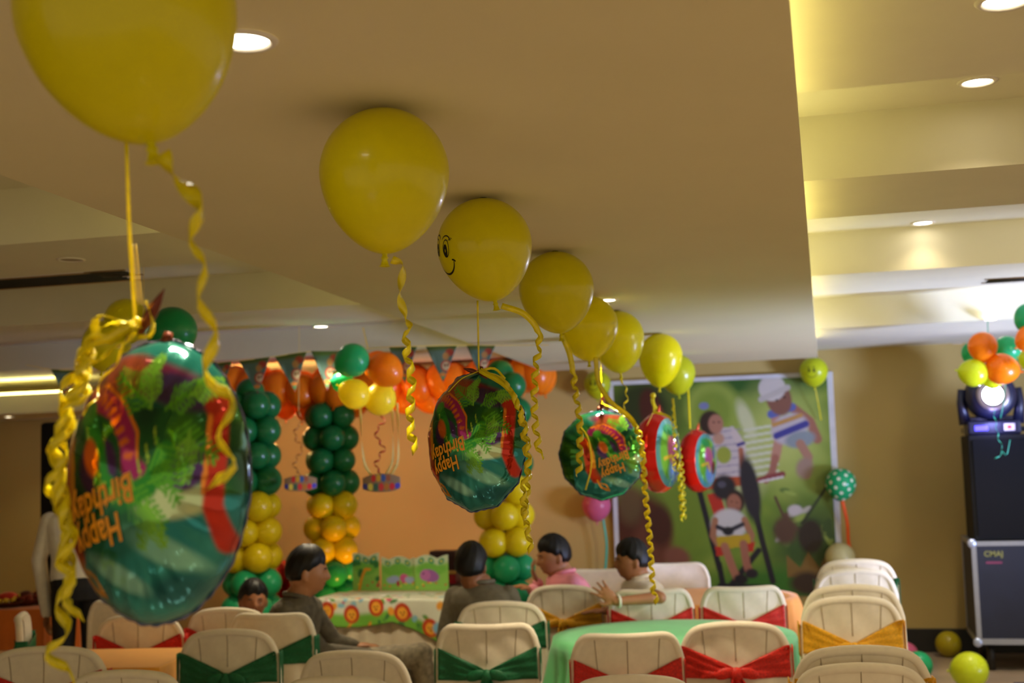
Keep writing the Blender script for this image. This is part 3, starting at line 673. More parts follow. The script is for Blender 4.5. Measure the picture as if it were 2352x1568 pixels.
chair(320, 1415, 'red', W_+'with red sash behind the lower left amber table', 0, 3)
chair(522, 1400, 'red', W_+'with red sash in front of the girl', 0, -4)
chair(623, 1415, 'green', W_+'with smooth back and green sash, nearest the dark shirted man', 2, -8, sx=.98)
chair(525, 1450, 'green', W_+'with green sash right of the left orange table', 0, 2)
chair(105, 1490, 'red', W_+'with dark red sash at the lower left picture edge', 0, 6, sx=1.12)
chair(285, 1545, None, W_+'cut by the bottom edge in front of the left orange table', 0, 2)
chair(812, 1516, None, W_+'lower centre left, farther of an overlapping pair', 0, -6, zc=5.5)
chair(775, 1553, None, W_+'cut by the bottom edge, nearer of an overlapping pair', 0, -3, zc=4.85)
chair(1150, 1385, 'green', W_+'with green sash under the man seen from behind', 0, -3, sx=1.04)
chair(1118, 1440, 'green', W_+'with saddle top and green bow left of the green table', 1, 0)
chair(1294, 1347, 'gold', W_+'with gold sash behind which the boy in pink sits', 0, -10, sx=1.0)
chair(1495, 1368, 'red', W_+'with red sash that the boy in white leans his arm on', 1, 4, zc=7.62)
chair(1706, 1362, 'red', W_+'with red sash and saddle top between green table and poster', 1, 4, zc=7.62)
chair(1439, 1462, 'red', W_+'with broad red sash in front of the green table, left one', 1, 4)
chair(1685, 1412, 'red', W_+'with large red bow in front of the green table, right one', 0, -2, zc=6.08, sx=1.04)
chair(1450, 1557, None, W_+'showing only its top rim at the bottom edge, centre right', 0, 0)
chair(1545, 1298, None, W_+'turned to the camera, smooth bluish white, behind the boy in white', 2, 186, sx=1.05)
chair(1378, 1312, None, W_+'turned to the camera, between the two boys', 2, 178)
chair(290, 1383, None, W_+'partly hidden below the large foil balloon, farthest at the left', 2, 0)
chair(48, 1418, 'green', W_+'seen from its side with green sash before the buffet', 2, -68)
g = 'stacked covered chairs on the right'
for nm, xc, zc, s in (('nearest', 1962, 4.62, 'gold'), ('middle', 1949, 6.42, 'gold'), ('farthest', 1962, 7.9, 'green')):
    for j, wh in enumerate(('lower', 'upper')):
        c = chair(xc+4*j, 1300, s if (nm != 'farthest') == (j == (nm == 'nearest')) or (nm == 'farthest' and j) else None, W_+'%s of the %s stack on the right' % (wh, nm), 0, -2, zc=zc+.08*j, z0=.05*j, group=g)
        c.scale = (1, 1, 1.035 if nm == 'nearest' else 1.07)
# adjust ground position of stacked chairs: at() with a fixed row gives x,y only

# ------------------------------------------------------------------ tables
def round_table(cx, cy, r, name_m, label_t, label_c, zt=.775, drop=.28, seed=0):
    t = thing('round_table', label_t, 'table', (cx, cy, 0))
    MB().lathe([(.0005, zt-.03), (r-.01, zt-.03), (r, zt-.022), (r, zt-.006), (r-.01, zt), (.0005, zt)], 48).build('tabletop', mat('table_wood', '8a6238', .5), t, local=True)
    for a in (45, 135, 225, 315):
        x_, y_ = r*.6*math.cos(math.radians(a)), r*.6*math.sin(math.radians(a)); MB().tube([(x_, y_, zt-.03), (x_*1.1, y_*1.1, 0)], .016, 8).build('leg', mat('table_leg_steel', '70706c', .4, metal=.7), t, local=True)
    V = []; Fc = []; n = 160; prof = [(k/8, 0) for k in range(9)]+[(1, -k/8) for k in range(1, 9)]
    for i, (rr, dd) in enumerate(prof):
        for k in range(n):
            a = 2*PI*k/n; f = -dd; wv = f*(.035*math.sin(13*a+seed)+.02*math.sin(29*a+1)); R2 = (r+.006)*max(rr, .002)+(.01+wv+.02*f if f else 0)
            V.append((cx+R2*math.cos(a), cy+R2*math.sin(a), zt+.004-f*drop-(.006 if 0 < f < .2 else 0)))
    for i in range(len(prof)-1):
        for k in range(n): Fc.append((i*n+k, i*n+(k+1) % n, (i+1)*n+(k+1) % n, (i+1)*n+k))
    tag(mesh('tablecloth', V, Fc, name_m, None), label_c, 'tablecloth')
p = at(1546, 1455, 6.87); round_table(p.x, p.y, .65, mat('green_tablecloth', '70dc8c', .7, .05, 8, sheen=.3), 'round banquet table under the green cloth', 'light green cloth draped over the round centre table')
p = at(1640, 1380, 8.68); round_table(p.x, p.y, .56, mat('orange_tablecloth', 'ffa848', .7, .05, 8, sheen=.3), 'round banquet table under orange cloth between the boys and the poster', 'orange cloth on the round table in front of the poster', seed=2)
def rect_table(x0, x1, y0, y1, zt, cx, cy, rz, cm_, lt, lc, drop=.4, pleat=.01):
    t = thing('banquet_table', lt, 'table', (cx, cy, 0), rz)
    MB().box((x0, y0, zt-.035), (x1, y1, zt)).build('tabletop', mat('table_wood', '8a6238', .5), t, False, True, .004)
    for x_ in (x0+.08, x1-.08):
        for y_ in (y0+.08, y1-.08): MB().tube([(x_, y_, zt-.035), (x_, y_, 0)], .016, 8).build('leg', mat('table_leg_steel', '70706c', .4, metal=.7), t, local=True)
    # cloth
    per = []; nn = 60
    for k in range(nn): per.append((x0+(x1-x0)*k/nn, y0, 0, -1))
    for k in range(nn//2): per.append((x1, y0+(y1-y0)*k/(nn//2), 1, 0))
    for k in range(nn): per.append((x1-(x1-x0)*k/nn, y1, 0, 1))
    for k in range(nn//2): per.append((x0, y1-(y1-y0)*k/(nn//2), -1, 0))
    V = []; Fc = []; n = len(per); s = 0
    rows = [(0, .0), (.006, .0), (.01, .01)]+[(.012, drop*k/6) for k in range(1, 7)]
    for i, (o_, d_) in enumerate(rows):
        for k, (a, b, nx, ny) in enumerate(per):
            w_ = pleat*math.sin(k*1.3)*(d_/drop)
            V.append((a+nx*(o_+w_), b+ny*(o_+w_), zt+.004-d_))
    for i in range(len(rows)-1):
        for k in range(n): Fc.append((i*n+k, i*n+(k+1) % n, (i+1)*n+(k+1) % n, (i+1)*n+k))
    Fc.append(tuple(range(n)))
    o = mesh('tablecloth', V, Fc, cm_, None); o.location = (cx, cy, 0); o.rotation_euler = (0, 0, rz); o.data.polygons[-1].use_smooth = False
    tag(o, lc, 'tablecloth'); return t
m_or = mat('amber_tablecloth', 'ffb038', .7, .05, 8, sheen=.3); m_or2 = mat('buffet_tablecloth', 'e87818', .7, .05, 8, sheen=.3)
a = at(415, 1515, 6.6); rect_table(-1.3, 0, -.33, .33, .775, a.x, a.y, psi*.6, m_or, 'small rectangular table under amber cloth, lower left', 'amber orange cloth on the lower left table beside the green sash chair')
a = at(112, 1412, 9.0); rect_table(-1.6, .0, -.1, .6, .80, a.x, a.y, psi*.5, m_or2, 'buffet table at the far left edge', 'bright orange floor-length cloth on the buffet table at the left edge', drop=.76, pleat=.02)
# food on the buffet
def food(px_, py_, zc, label, m1, m2, r_=.11):
    p = at(px_, py_, zc); p.z = .806
    t = thing('serving_dish', label, 'dish of food', p, 0, 'dishes on the buffet table')
    MB().lathe([(.0005, 0), (r_*.6, 0), (r_, .035), (r_*1.05, .04), (r_*.97, .036), (r_*.6, .008), (.0005, .008)], 24).build('dish', mat('dish_steel', '6a3c20', .3, metal=.3), t, local=True)
    r = random.Random(px_); mb = MB()
    for k in range(16): a_ = r.random()*6.28; q = r.random()**.5*r_*.75; mb.ell((q*math.cos(a_), q*math.sin(a_), .04+r.random()*.03), (.024, .024, .018), 8)
    mb.build('food', m1, t, local=True)
    MB().ell((0, 0, .07), (r_*.5, r_*.4, .035), 10).build('garnish', m2, t, local=True)
food(18, 1400, 9.15, 'shallow dish heaped with red and yellow fruit at the left edge', mat('yellow_fruit', 'e8c028', .4), mat('red_fruit', 'd8301c', .4), .15)
food(60, 1402, 9.2, 'dark dish with brown snacks right of the fruit dish', mat('brown_snack', '8a3418', .5), mat('dark_snack', '5a2010', .5))
food(92, 1402, 9.25, 'dark dish of small brown snacks beside the standing man', mat('brown_snack', '8a3418', .5), mat('brown_snack', '8a3418', .5), .09)

# cake table with printed jungle cloth
def cake_table():
    zt = .775
    A = at(742, 1375, 9.25); B = at(1062, 1378, 8.95); d = (B-A); d.z = 0; Lx = d.length; rz = math.atan2(d.y, d.x)
    t = thing('cake_table', 'long cake table with pleated beige skirt under a printed jungle cloth', 'table', (A.x, A.y, 0), rz)
    MB().box((0, 0, zt-.03), (Lx, .75, zt)).build('tabletop', mat('table_wood', '8a6238', .5), t, False, True, .004)
    def skirt(u, v): return (u*Lx, -.012+.012*math.sin(u*Lx*50)*(.3+.7*v), zt-.02-v*(zt-.03))
    MB().grid(skirt, 220, 8).build('skirt', mat('beige_table_skirt', 'd4c8ac', .8), t, local=True).modifiers.new('s', 'SOLIDIFY').thickness = .002
    MB().grid(lambda u, v: (Lx+.012-.012*math.sin(u*.75*50)*(.3+.7*v), u*.75, zt-.02-v*(zt-.03)), 120, 8).build('skirt', mat('beige_table_skirt', 'd4c8ac', .8), t, local=True).modifiers.new('s', 'SOLIDIFY').thickness = .002
    for x_ in (.08, Lx-.08):
        for y_ in (.08, .67): MB().tube([(x_, y_, zt-.03), (x_, y_, 0)], .016, 8).build('leg', mat('table_leg_steel', '70706c', .4, metal=.7), t, local=True)
    # cloth: u along front, wraps over the right end
    nu, nv = 200, 60; V = []; X = []; Y = []
    MB().box((-.02, -.03, zt+.001), (Lx+.03, .77, zt+.006)).build('white_top_cloth', mat('white_top_cloth', 'e8dcc0', .8), t, False, True, .002)
    tot = Lx-.10
    for j in range(nv+1):
        for i in range(nu+1):
            u = -.06+tot*i/nu; v = j/nv
            drop = .13+.04*math.sin(u*5.2+.4)+.62*max(0, (u-.5*Lx)/Lx)
            s = v*(.45+drop)
            if s < .42: y_, z_ = .42-s, zt+.008+.0*s
            else: y_, z_ = -.040-.012*math.sin(u*16)*min(1, (s-.42)*6), zt+.006-(s-.42)
            if s < .42: y_ = .42-s-.040*(s/.42)
            V.append((u+.16*max(0, s-.1)*(u/Lx)**2, y_, z_)); X.append(u); Y.append(s)
    X = np.array(X); Y = np.array(Y); p = Paint(X, Y, 'd8dcc8')
    bot = .45+.13+.04*np.sin(X*5.2+.4)+.62*np.clip((X-.5*Lx)/Lx, 0, 9)
    p.mix((Y-(bot-.11))*30, '74b83c'); p.mix((.1-Y)*0, 'ffffff')
    for k in range(90):
        r = random.Random(k+3); p.ell(r.random()*tot, .05+r.random()*.6, .015+.03*r.random(), .01+.02*r.random(), r.choice(['5c9c3c', '88c0d0', 'e8a030', 'c8406c', 'ffffff', '3c7c3c']), r.random()*180, .3)
    for k in range(6):
        cx = .05+k*tot/5.2; cy = .50+.03*math.sin(k*2.2)+(.1 if k > 3 else 0); p.ell(cx, cy, .062, .072, 'c43c10', 0, .15); p.ell(cx, cy+.005, .038, .045, 'f0a830', 0, .15); p.ell(cx-.012, cy, .006, .006, '2c1408', 0, .3); p.ell(cx+.012, cy, .006, .006, '2c1408', 0, .3); p.ell(cx, cy+.02, .012, .006, '8c3c10', 0, .3)
    p.ell(Lx*.96, .40, .1, .05, 'e8b83c', 0, .3); p.ell(Lx*.8, .62, .05, .05, '7cb8d8', 0, .3)
    Fc = [(j*(nu+1)+i, j*(nu+1)+i+1, (j+1)*(nu+1)+i+1, (j+1)*(nu+1)+i) for j in range(nv) for i in range(nu)]
    o = mesh('tablecloth', V, Fc, mat('jungle_print_cloth', 'ffffff', .6, .03, 8, attr=True), None, colors=p.c); o.location = (A.x, A.y, 0); o.rotation_euler = (0, 0, rz); o.modifiers.new('s', 'SOLIDIFY').thickness = .002
    tag(o, 'jungle print cloth with orange lions and scalloped green edge on the cake table', 'tablecloth')
    # animal backdrop boards standing on the table
    def board(x0, x1, yy, h_, label, seed, name='picture_board'):
        n = 70; us = np.linspace(0, 1, n+1); U_, V_ = np.meshgrid(us, us); U_ = U_.ravel(); V_ = V_.ravel(); wq = x1-x0
        X = U_*wq/h_; Yv = V_
        topz = .86+.10*np.abs(np.sin(U_*wq/h_*5+seed))
        p = Paint(X, Yv, '8cc858'); p.mix((Yv-.72)*8, 'c8d8b8'); p.ell(wq/h_*.5, .62, wq/h_*.55, .2, '74bc48', 0, .3)
        r = random.Random(seed)
        if seed == 1:
            p.line([(.18, .05), (.25, .35), (.35, .6), (.42, .62)], .09, 'e8a028'); p.ell(.44, .62, .09, .05, 'e8a028', -20, .3)
            for k in range(9): p.ell(r.random(), .15+.7*r.random(), .09, .12, '2c7c3c', r.random()*90, .3)
            p.line([(.18, .05), (.25, .35), (.35, .6), (.42, .62)], .08, 'e8a028')
        elif seed == 2:
            p.ell(.35, .33, .22, .13, 'a0b0e0', 0, .2); p.ell(.7, .36, .16, .15, 'd85ca0', 0, .2); p.ell(.85, .33, .16, .12, 'a8b8e4', 0, .2); p.ell(.5, .2, .06, .1, 'b02c40', 0, .3)
        else:
            p.ell(.45, .42, .28, .2, 'a060b0', 0, .2); p.ell(.3, .44, .17, .17, 'c070b8', 0, .2); p.ell(.25, .48, .03, .03, '402050', 0, .3)
        for k in range(3): cx = wq/h_*(.2+.3*k); p.ell(cx, .86, .1, .1, '2c9870', 0, .3); p.ell(cx, .86, .04, .04, 'e8d860', 0, .3)
        for k in range(7): p.ell(r.random()*wq/h_, .1+.15*r.random(), .04, .03, r.choice(['f07030', 'e8d040', 'd04040']), 0, .3)
        V = []; 
        for u, v, tz in zip(U_, V_, topz): V.append((x0+wq*u, yy, zt+.012+h_*v*tz))
        Fc = [(j*(n+1)+i, j*(n+1)+i+1, (j+1)*(n+1)+i+1, (j+1)*(n+1)+i) for j in range(n) for i in range(n)]
        o = mesh(name, V, Fc, mat('board_print', 'ffffff', .5, .02, 8, attr=True), None, smooth=False, colors=p.c); o.location = (A.x, A.y, 0); o.rotation_euler = (0, 0, rz); o.modifiers.new('s', 'SOLIDIFY').thickness = .004
        tag(o, label, 'picture board', 'animal picture boards on the cake table')
    board(.02, .24, .50, .30, 'upright board with yellow giraffe and leaves on the cake table', 1)
    board(.25, .52, .52, .27, 'upright board with blue elephant and pink animal on the cake table', 2)
    board(.53, .80, .50, .28, 'upright board with purple hippo on the cake table', 3)
cake_table()
# gift box and red things by the wall
p = at(1020, 1338, 9.9)
t = thing('side_table', 'small dark table holding the gift box by the back wall', 'table', (p.x, p.y, 0))
MB().box((-.3, -.2, p.z-.03), (.3, .2, p.z)).build('tabletop', mat('dark_wood', '2c1810', .4), t, False, True, .004)
for sx in (-1, 1):
    for sy in (-1, 1): MB().box((sx*.27-.02, sy*.17-.02, 0), (sx*.27+.02, sy*.17+.02, p.z-.03)).build('leg', mat('dark_wood', '2c1810', .4), t, False, True)
t = thing('gift_box', 'dark maroon display box with pale ledge and red base left of the grey shirted man', 'box', (p.x, p.y, p.z))
MB().box((-.10, -.08, 0), (.12, .1, .075)).build('base', mat('red_gift_paper', '8c1020', .4), t, False, True, .004)
MB().box((-.12, -.09, .075), (.13, .1, .10)).build('ledge', mat('tan_ledge', 'b08040', .5), t, False, True, .004)
mb = MB().box((-.10, -.05, .10), (.11, .1, .25)); mb.build('lid', mat('maroon_gift_paper', '3c1c24', .4, .3, 20), t, False, True, .004)
p = at(648, 1338, 10.75)
t = thing('flower_pot', 'red leafy plant in a dark pot behind the dark shirted man', 'plant', (p.x, p.y, 0))
MB().lathe([(.0005, 0), (.14, 0), (.17, .5), (.19, .55), (.15, .54), (.0005, .5)], 24).build('pot', mat('dark_pot', '1c2418', .5), t, local=True)
r = random.Random(4)
mb = MB()
for k in range(46):
    a = r.random()*6.28; e = r.random()*1.1; L = .14+.1*r.random(); d = Vector((math.cos(a)*math.cos(e), math.sin(a)*math.cos(e), math.sin(e)))
    mb.tube([Vector((0, 0, .54+.28*r.random()))+d*L*q for q in (0, .3, .6, .85, 1)], [.006, .03, .038, .02, .002], 6)
mb.build('foliage', mat('red_leaves', 'b81810', .45, .3, 20), t, local=True)

# ------------------------------------------------------------------ balloon columns, garland, bunches
def column(xp, yp, zc, label, d=.22, phase=0, top=2.32):
    p = at(xp, yp, zc); t = thing('balloon_column', label, 'balloon column', (p.x, p.y, 0), 0, 'balloon columns by the cake table')
    MB().tube([(p.x, p.y, 0), (p.x, p.y, top-.05)], .012, 8).build('pole', mat('white_pole', 'a0a098', .5), t)
    MB().lathe([(.0005, 0), (.16, 0), (.16, .02), (.02, .03), (.0005, .03)], 24, (p.x, p.y, 0)).build('base', mat('white_pole', 'a0a098', .5), t)
    nl = 12; 
    for i in range(nl):
        z = .14+i*(top-.14-.1)/(nl-1)
        mm = m_colg if z > 1.54 else (m_gldl if z > 1.0 else m_teal)
        for k in range(4):
            a = phase+k*PI/2+(PI/4 if i % 2 else 0); q = Vector((math.cos(a), math.sin(a), 0)); r2 = random.Random(i*7+k)
            dd = d*(.95+.1*r2.random())
            balloon_part(mm, Vector((p.x, p.y, z))+q*.125, dd, t, Vector((0, 0, 1)).rotation_difference(q+Vector((0, 0, .1*r2.uniform(-1, 1)))), 1.08, nozzle=False)
    balloon_part(m_colg, Vector((p.x, p.y, top)), d, t, None, 1.08, nozzle=False)
column(578, 1200, 9.5, 'tall green and yellow balloon column just right of the large foil balloon')
column(762, 1200, 10.4, 'tall green and yellow balloon column in the middle, behind the party signs', phase=.5, top=2.26)
column(1158, 1200, 9.7, 'green and yellow balloon column behind the centre foil balloon', phase=.3, top=2.42)
ga = thing('balloon_garland', 'arch of deep orange balloons across the cake corner behind the pennants', 'balloon garland', at(880, 880, 10.3))
arch = [(505, 885), (540, 875), (585, 885), (635, 890), (690, 893), (740, 890), (790, 888), (845, 885), (905, 880), (955, 878), (1005, 872), (1055, 862), (1105, 850), (1155, 845), (1200, 845), (1232, 850)]
pts = smoothpath([atY(x, y+6, 9.95 if x < 880 else 10.9) for x, y in arch], 6)
MB().tube(pts, .006, 6).build('line', mat('clear_line', '808078', .5), ga)
r = random.Random(9)
for i, (x, y) in enumerate(arch):
    for k, (dy, dz, sc) in enumerate(((-12, .06, 1), (32, -.02, 1), (4, -.13, 1.05))):
        if i > 11 and k == 1: dy = 10
        q = atY(x+r.uniform(-14, 14)+(18 if k == 1 else 0), y+dy+r.uniform(-5, 5), (9.95 if x < 880 else 10.9)+dz); q.z = min(q.z, 2.505)
        balloon_part(m_ora2, q, (.265 if x < 880 else .285)*sc*(.95+.1*r.random()), ga, Quaternion(Vector((r.random(), r.random(), .3)).normalized(), r.uniform(-.8, .8)), 1.12)
# warm bulbs glowing behind the garland
for (x, y, zc, pw) in ((548, 915, 10.35, 9), (690, 945, 10.35, 7), (800, 945, 10.35, 4)):
    q = atY(x, y, zc); t = thing('party_bulb', 'warm bulb glowing behind the orange garland', 'lamp', q, 0, 'warm bulbs behind the garland')
    MB().ell((0, 0, 0), (.035, .035, .045), 14).build('bulb', mat('bulb_glass', 'ffb040', .3, emit='ffa020', es=10), t, local=True)
    MB().lathe([(.018, .04), (.018, .08), (.0005, .082)], 12).build('socket', m_black, t, local=True)
    MB().tube([(0, 0, .08), (0, 0, max(.1, 2.648-q.z))], .003, 6).build('cable', m_black, t, local=True)
    light('POINT', q-Vector((0, .06, .02)), pw, (1, .62, .2), parent=t, shadow_soft_size=.05)
# pennant bunting
bt = thing('pennant_bunting', 'string of triangular party pennants with a monkey roundel across the cake corner', 'bunting', at(650, 840, 8.6))
def pennant_art(x, y):
    p = Paint(x, y, '4a645e'); p.mix((y-.86)*20, '3e5420'); p.ell(.25, .82, .16, .12, '8c2818', 0, .3); p.ell(.12, .72, .12, .12, 'a0703c', 0, .3); p.ell(-.3, .5, .12, .3, '688888', 0, .4)
    p.ell(.12, .45, .19, .17, '9c3820', 0, .15); p.ell(.12, .45, .13, .12, 'c0b090', 0, .15); p.ell(.08, .47, .05, .06, '7c4c34', 0, .3); p.ell(.17, .47, .04, .05, '7c4c34', 0, .3)
    p.ell(0, .22, .12, .06, 'c87c34', 0, .3); p.ell(0, .12, .08, .05, '5c8c5c', 0, .3); p.ell(.0, .04, .04, .05, '6c2c3c', 0, .3); return p.c
fl = [(118, 848, 186, 850, 150, 915), (450, 838, 478, 834, 470, 890), (486, 836, 533, 830, 508, 898), (548, 828, 620, 820, 592, 905), (630, 818, 704, 808, 678, 900), (715, 806, 782, 806, 752, 896), (893, 797, 958, 796, 930, 880), (978, 796, 1050, 793, 1018, 878), (1072, 794, 1138, 793, 1105, 870)]
n = 26
for f_ in fl:
    zz = 8.0 if f_[0] > 800 else 8.4; A = at(f_[0], f_[1], zz); B = at(f_[2], f_[3], zz); C = at(f_[4], f_[5], zz+.02)
    V = []; X = []; Y = []; Fc = []; idx = {}
    for j in range(n+1):
        for i in range(n+1):
            v = j/n; u = i/n; q = C.lerp(A.lerp(B, u), v); q += FW*.008*math.sin(u*4+f_[0])*v; V.append(q); X.append((u-.5)*v); Y.append(v)
    Fc = [(j*(n+1)+i, j*(n+1)+i+1, (j+1)*(n+1)+i+1, (j+1)*(n+1)+i) for j in range(n) for i in range(n)]
    o = mesh('pennant', V, Fc, mat('pennant_print', 'ffffff', .5, .03, 8, attr=True, trans=.15), bt, colors=pennant_art(np.array(X), np.array(Y))); o.modifiers.new('s', 'SOLIDIFY').thickness = .001
MB().tube(smoothpath([at(x, y, 8.0 if x > 800 else 8.4) for x, y in ((60, 838), (118, 848), (186, 850), (300, 852), (450, 838), (533, 830), (620, 820), (704, 808), (782, 806), (893, 797), (1050, 793), (1138, 793), (1260, 792))], 6), .0025, 6).build('string', m_ribp, bt)
ribp = (at(60, 838, 8.6), at(1260, 792, 8.6))

def bunch(label, items, zc, name='balloon_bunch', grp='hanging bunches of mixed balloons'):
    q = at(items[0][0], items[0][1], zc); t = thing(name, label, 'balloon bunch', q, 0, grp)
    for (x, y, w_, m_, dz, rot) in items:
        d = w_*(zc+dz)/F; balloon_part(m_, at(x, y, zc+dz), d, t, tilt(rot), 1.08)
    return t
b = bunch('bunch of green, orange and yellow balloons with yellow loops holding a party sign', [(810, 827, 78, m_teal, -.1, 60), (788, 878, 50, m_teal, .12, 100), (884, 848, 80, m_ora, -.05, -50), (868, 840, 70, m_ora, .18, -60), (815, 905, 70, m_yel2, -.12, 120), (873, 917, 74, m_yel2, .0, 200)], 8.0)
ribbon([atZ(834, 752, ZL)-Vector((0, 0, .002)), at(845, 800, 8.0)], .008, m_ribp, b, name='string')
def sign(cx, cy, zc, label, blocks):
    p = at(cx, cy, zc); t = thing('party_sign', label, 'party sign', p, psi)
    n = 60; V = []; X = []; Y = []
    for j in range(21):
        for i in range(n+1):
            u = i/n-.5; v = j/20-.5; bow = .01*(1-4*u*u); hgt = (.07+.045*(1-abs(u*2)**2.5))
            V.append((u*.24, -.02*(1-4*u*u), -.02-bow+v*hgt+.012*(1-4*u*u))); X.append(u); Y.append(v)
    p_ = Paint(X, Y, '987c60'); 
    cs = ['3c44b0', 'f0e060', '3c6c60', 'e03840', 'c07c30', 'e02838', '4c44c8']
    for k, c_ in enumerate(cs): p_.ell(-.43+k*.143, -.22, .075, .24, c_, 0, .15)
    for k, c_ in enumerate(['d82830', 'd8a830', '3c60b0', 'a85c3c']): p_.ell(-.2+k*.13, .27, .068, .22, c_, 0, .15)
    Fc = [(j*(n+1)+i, j*(n+1)+i+1, (j+1)*(n+1)+i+1, (j+1)*(n+1)+i) for j in range(20) for i in range(n)]
    mesh('plaque', V, Fc, mat('sign_print', 'ffffff', .5, .02, 8, attr=True), t, colors=p_.c, local=True).modifiers.new('s', 'SOLIDIFY').thickness = .004
    return t
s1 = sign(876, 1102, 8.0, 'small colourful party sign hanging from the yellow loops under the balloon bunch', 0)
for dx, z_ in ((0, 8.0), (-4, 8.06)): ribbon(px([(828, 935, z_), (830, 1000, z_), (838, 1065, z_), (856, 1095, z_)]), .018, m_ribp, s1, 0, .1, .9)
for dx in (0, -12): ribbon(px([(912+dx, 925, 8.0), (915+dx, 1000, 8.0), (913+dx, 1060, 8.0), (892+dx, 1098, 8.0)]), .016, m_ribp, s1, 0, .1, .9)
s2 = sign(690, 1104, 9.3, 'small colourful party sign hanging left of the middle balloon column', 0)
def streamer(parent, xs, y0, y1, zc, m_, amp=10, n=7):
    ribbon(px([(xs+amp*math.sin(k*1.9), y0+(y1-y0)*k/n, zc) for k in range(n+1)]), .016, m_, parent, .012, .07, 0, start=0)
ribbon([Vector((at(690, 900, 9.3).x, at(690, 900, 9.3).y, ZH if at(690, 900, 9.3).y < 9.58 else ZL)), at(686, 945, 9.3)], .004, m_ribp, s2, name='string')
streamer(s2, 685, 945, 1090, 9.3, mat('brown_streamer', 'a07030', .4)); streamer(s1, 872, 945, 1090, 8.1, m_ribr)
b = bunch('green and yellow balloon pair high at the left behind the large foil balloon', [(396, 760, 112, m_grn, 0, 40), (290, 735, 100, m_yel, .1, 0), (245, 790, 110, m_yel, .05, 10)], 6.8)
ribbon([Vector((at(330, 770, 6.8).x, at(330, 770, 6.8).y, ZH)), at(330, 770, 6.8)], .004, m_ribp, b, name='string')
zr = 8.6
b = bunch('bunch of orange, green and lime balloons hanging in front of the moving head lamp', [(2257, 795, 66, m_ora, -.05, 0), (2313, 800, 58, m_teal, .1, -40), (2232, 808, 46, m_teal, .2, 40), (2236, 856, 64, m_lime, -.05, 100), (2300, 847, 72, m_ora, -.08, -80), (2280, 868, 50, m_lime, .1, 190)], zr)
ribbon([atZ(2268, 725, ZL)-Vector((0, 0, .002)), at(2270, 790, zr)], .006, m_ribt, b, name='string')
ribbon(px([(2278, 890, zr), (2284, 950, zr-.2), (2292, 1000, zr-.2), (2302, 1035, zr-.2), (2286, 1054, zr-.2)]), .012, m_ribt, b, .006, .08, .2, start=.2)
ribbon(px([(2310, 880, zr), (2304, 930, zr-.2), (2298, 960, zr-.2)]), .005, m_ribt, b)
ribbon(px([(2302, 1035, zr-.2), (2312, 1045, zr-.2), (2320, 1010, zr-.2)]), .004, m_ribt, b)
b = bunch('bunch of green, orange and lime balloons cut by the right picture edge', [(2364, 728, 66, m_teal, -.05, 40), (2368, 777, 66, m_ora, -.1, 60), (2374, 826, 60, m_lime, 0, 100), (2410, 760, 66, m_teal, .1, -60), (2415, 810, 66, m_ora, .1, -60)], 8.3)
ribbon([atZ(2385, 680, ZL)-Vector((0, 0, .002)), at(2380, 740, 8.3)], .006, m_ribt, b, name='string')

def solo(x, y, w_, m_, label, zc=None, Y=None, rot=0, h=1.08, string=None, ms=None, grp=None, ground=False, dots=False, face=False, sw=.008, cu=0.):
    p = atY(x, y, Y) if Y else at(x, y, zc); zc = (p-CAM).dot(FW); d = w_*zc/F
    if ground:
        p.z = d/2*1.0+.001
    t = thing('balloon', label, 'balloon', p, 0, grp)
    q = tilt(rot)
    if ground:   # lies on its side so the round body rests on the floor
        q = Vector((0, 0, 1)).rotation_difference(Vector((rot, -.6, .15)).normalized())
        p.z = d*.5+.001
    balloon_part(m_, p, d, t, q, h, 'latex', True)
    if string: ribbon(string, sw, ms or m_rib, t, cu, .06)
    if dots:
        mb = MB(); k = 0; N_ = 46
        for i in range(N_):
            z = 1-2*(i+.5)/N_; a = i*2.39996; v = Vector((math.sqrt(1-z*z)*math.cos(a), math.sqrt(1-z*z)*math.sin(a), z))
            e1 = v.orthogonal().normalized(); e2 = v.cross(e1); V = []
            for rr in (.01, .06, .115):
                for kk in range(12): aa = 2*PI*kk/12; V.append(on_balloon(p, d, v+(e1*math.cos(aa)+e2*math.sin(aa))*rr, .001, q, h))
            mb.add(V, [(j*12+kk, j*12+(kk+1) % 12, (j+1)*12+(kk+1) % 12, (j+1)*12+kk) for j in range(2) for kk in range(12)])
        mb.build('dots', mat('white_ink', 'dce0c8', .5), t)
    if face: face_print(t, p, d, q, -.15+psi*0, -.1, .9, h, 0, False)
    return t
gw = 'balloons taped around the poster'
solo(1372, 882, 62, m_ygrn, 'yellow green smiley balloon at the top left corner of the poster', Y=YW-.19, grp=gw, face=True)
solo(1869, 852, 64, m_lime, 'lime smiley balloon at the top right corner of the poster', Y=YW-.19, grp=gw, face=True, string=[atY(1872, 888, YW-.2), atY(1880, 930, YW-.15), atY(1886, 965, YW-.1)])
solo(1931, 1110, 70, m_teal, 'green balloon with white dots at the right side of the poster', Y=YW-.16, grp=gw, dots=True, string=[atY(1935, 1150, YW-.2), atY(1946, 1200, YW-.15), atY(1950, 1250, YW-.1), atY(1966, 1295, YW-.1)], ms=m_ribo, sw=.03)
solo(1930, 1280, 68, m_cream, 'cream balloon at the lower right corner of the poster', Y=YW-.16, grp=gw)
solo(1370, 1160, 66, m_pink, 'pink balloon left of the poster behind a dinosaur foil balloon', Y=YW-.16, grp=gw, string=[atY(1385, 1190, YW-.15), atY(1393, 1250, YW-.12), atY(1390, 1310, YW-.1)], ms=m_ribt, sw=.02)
gf = 'balloons lying on the floor by the flight case'
solo(2108, 1502, 64, m_teal, 'green balloon on the floor right of the chair stacks', zc=9.6, ground=True, rot=.3, grp=gf)
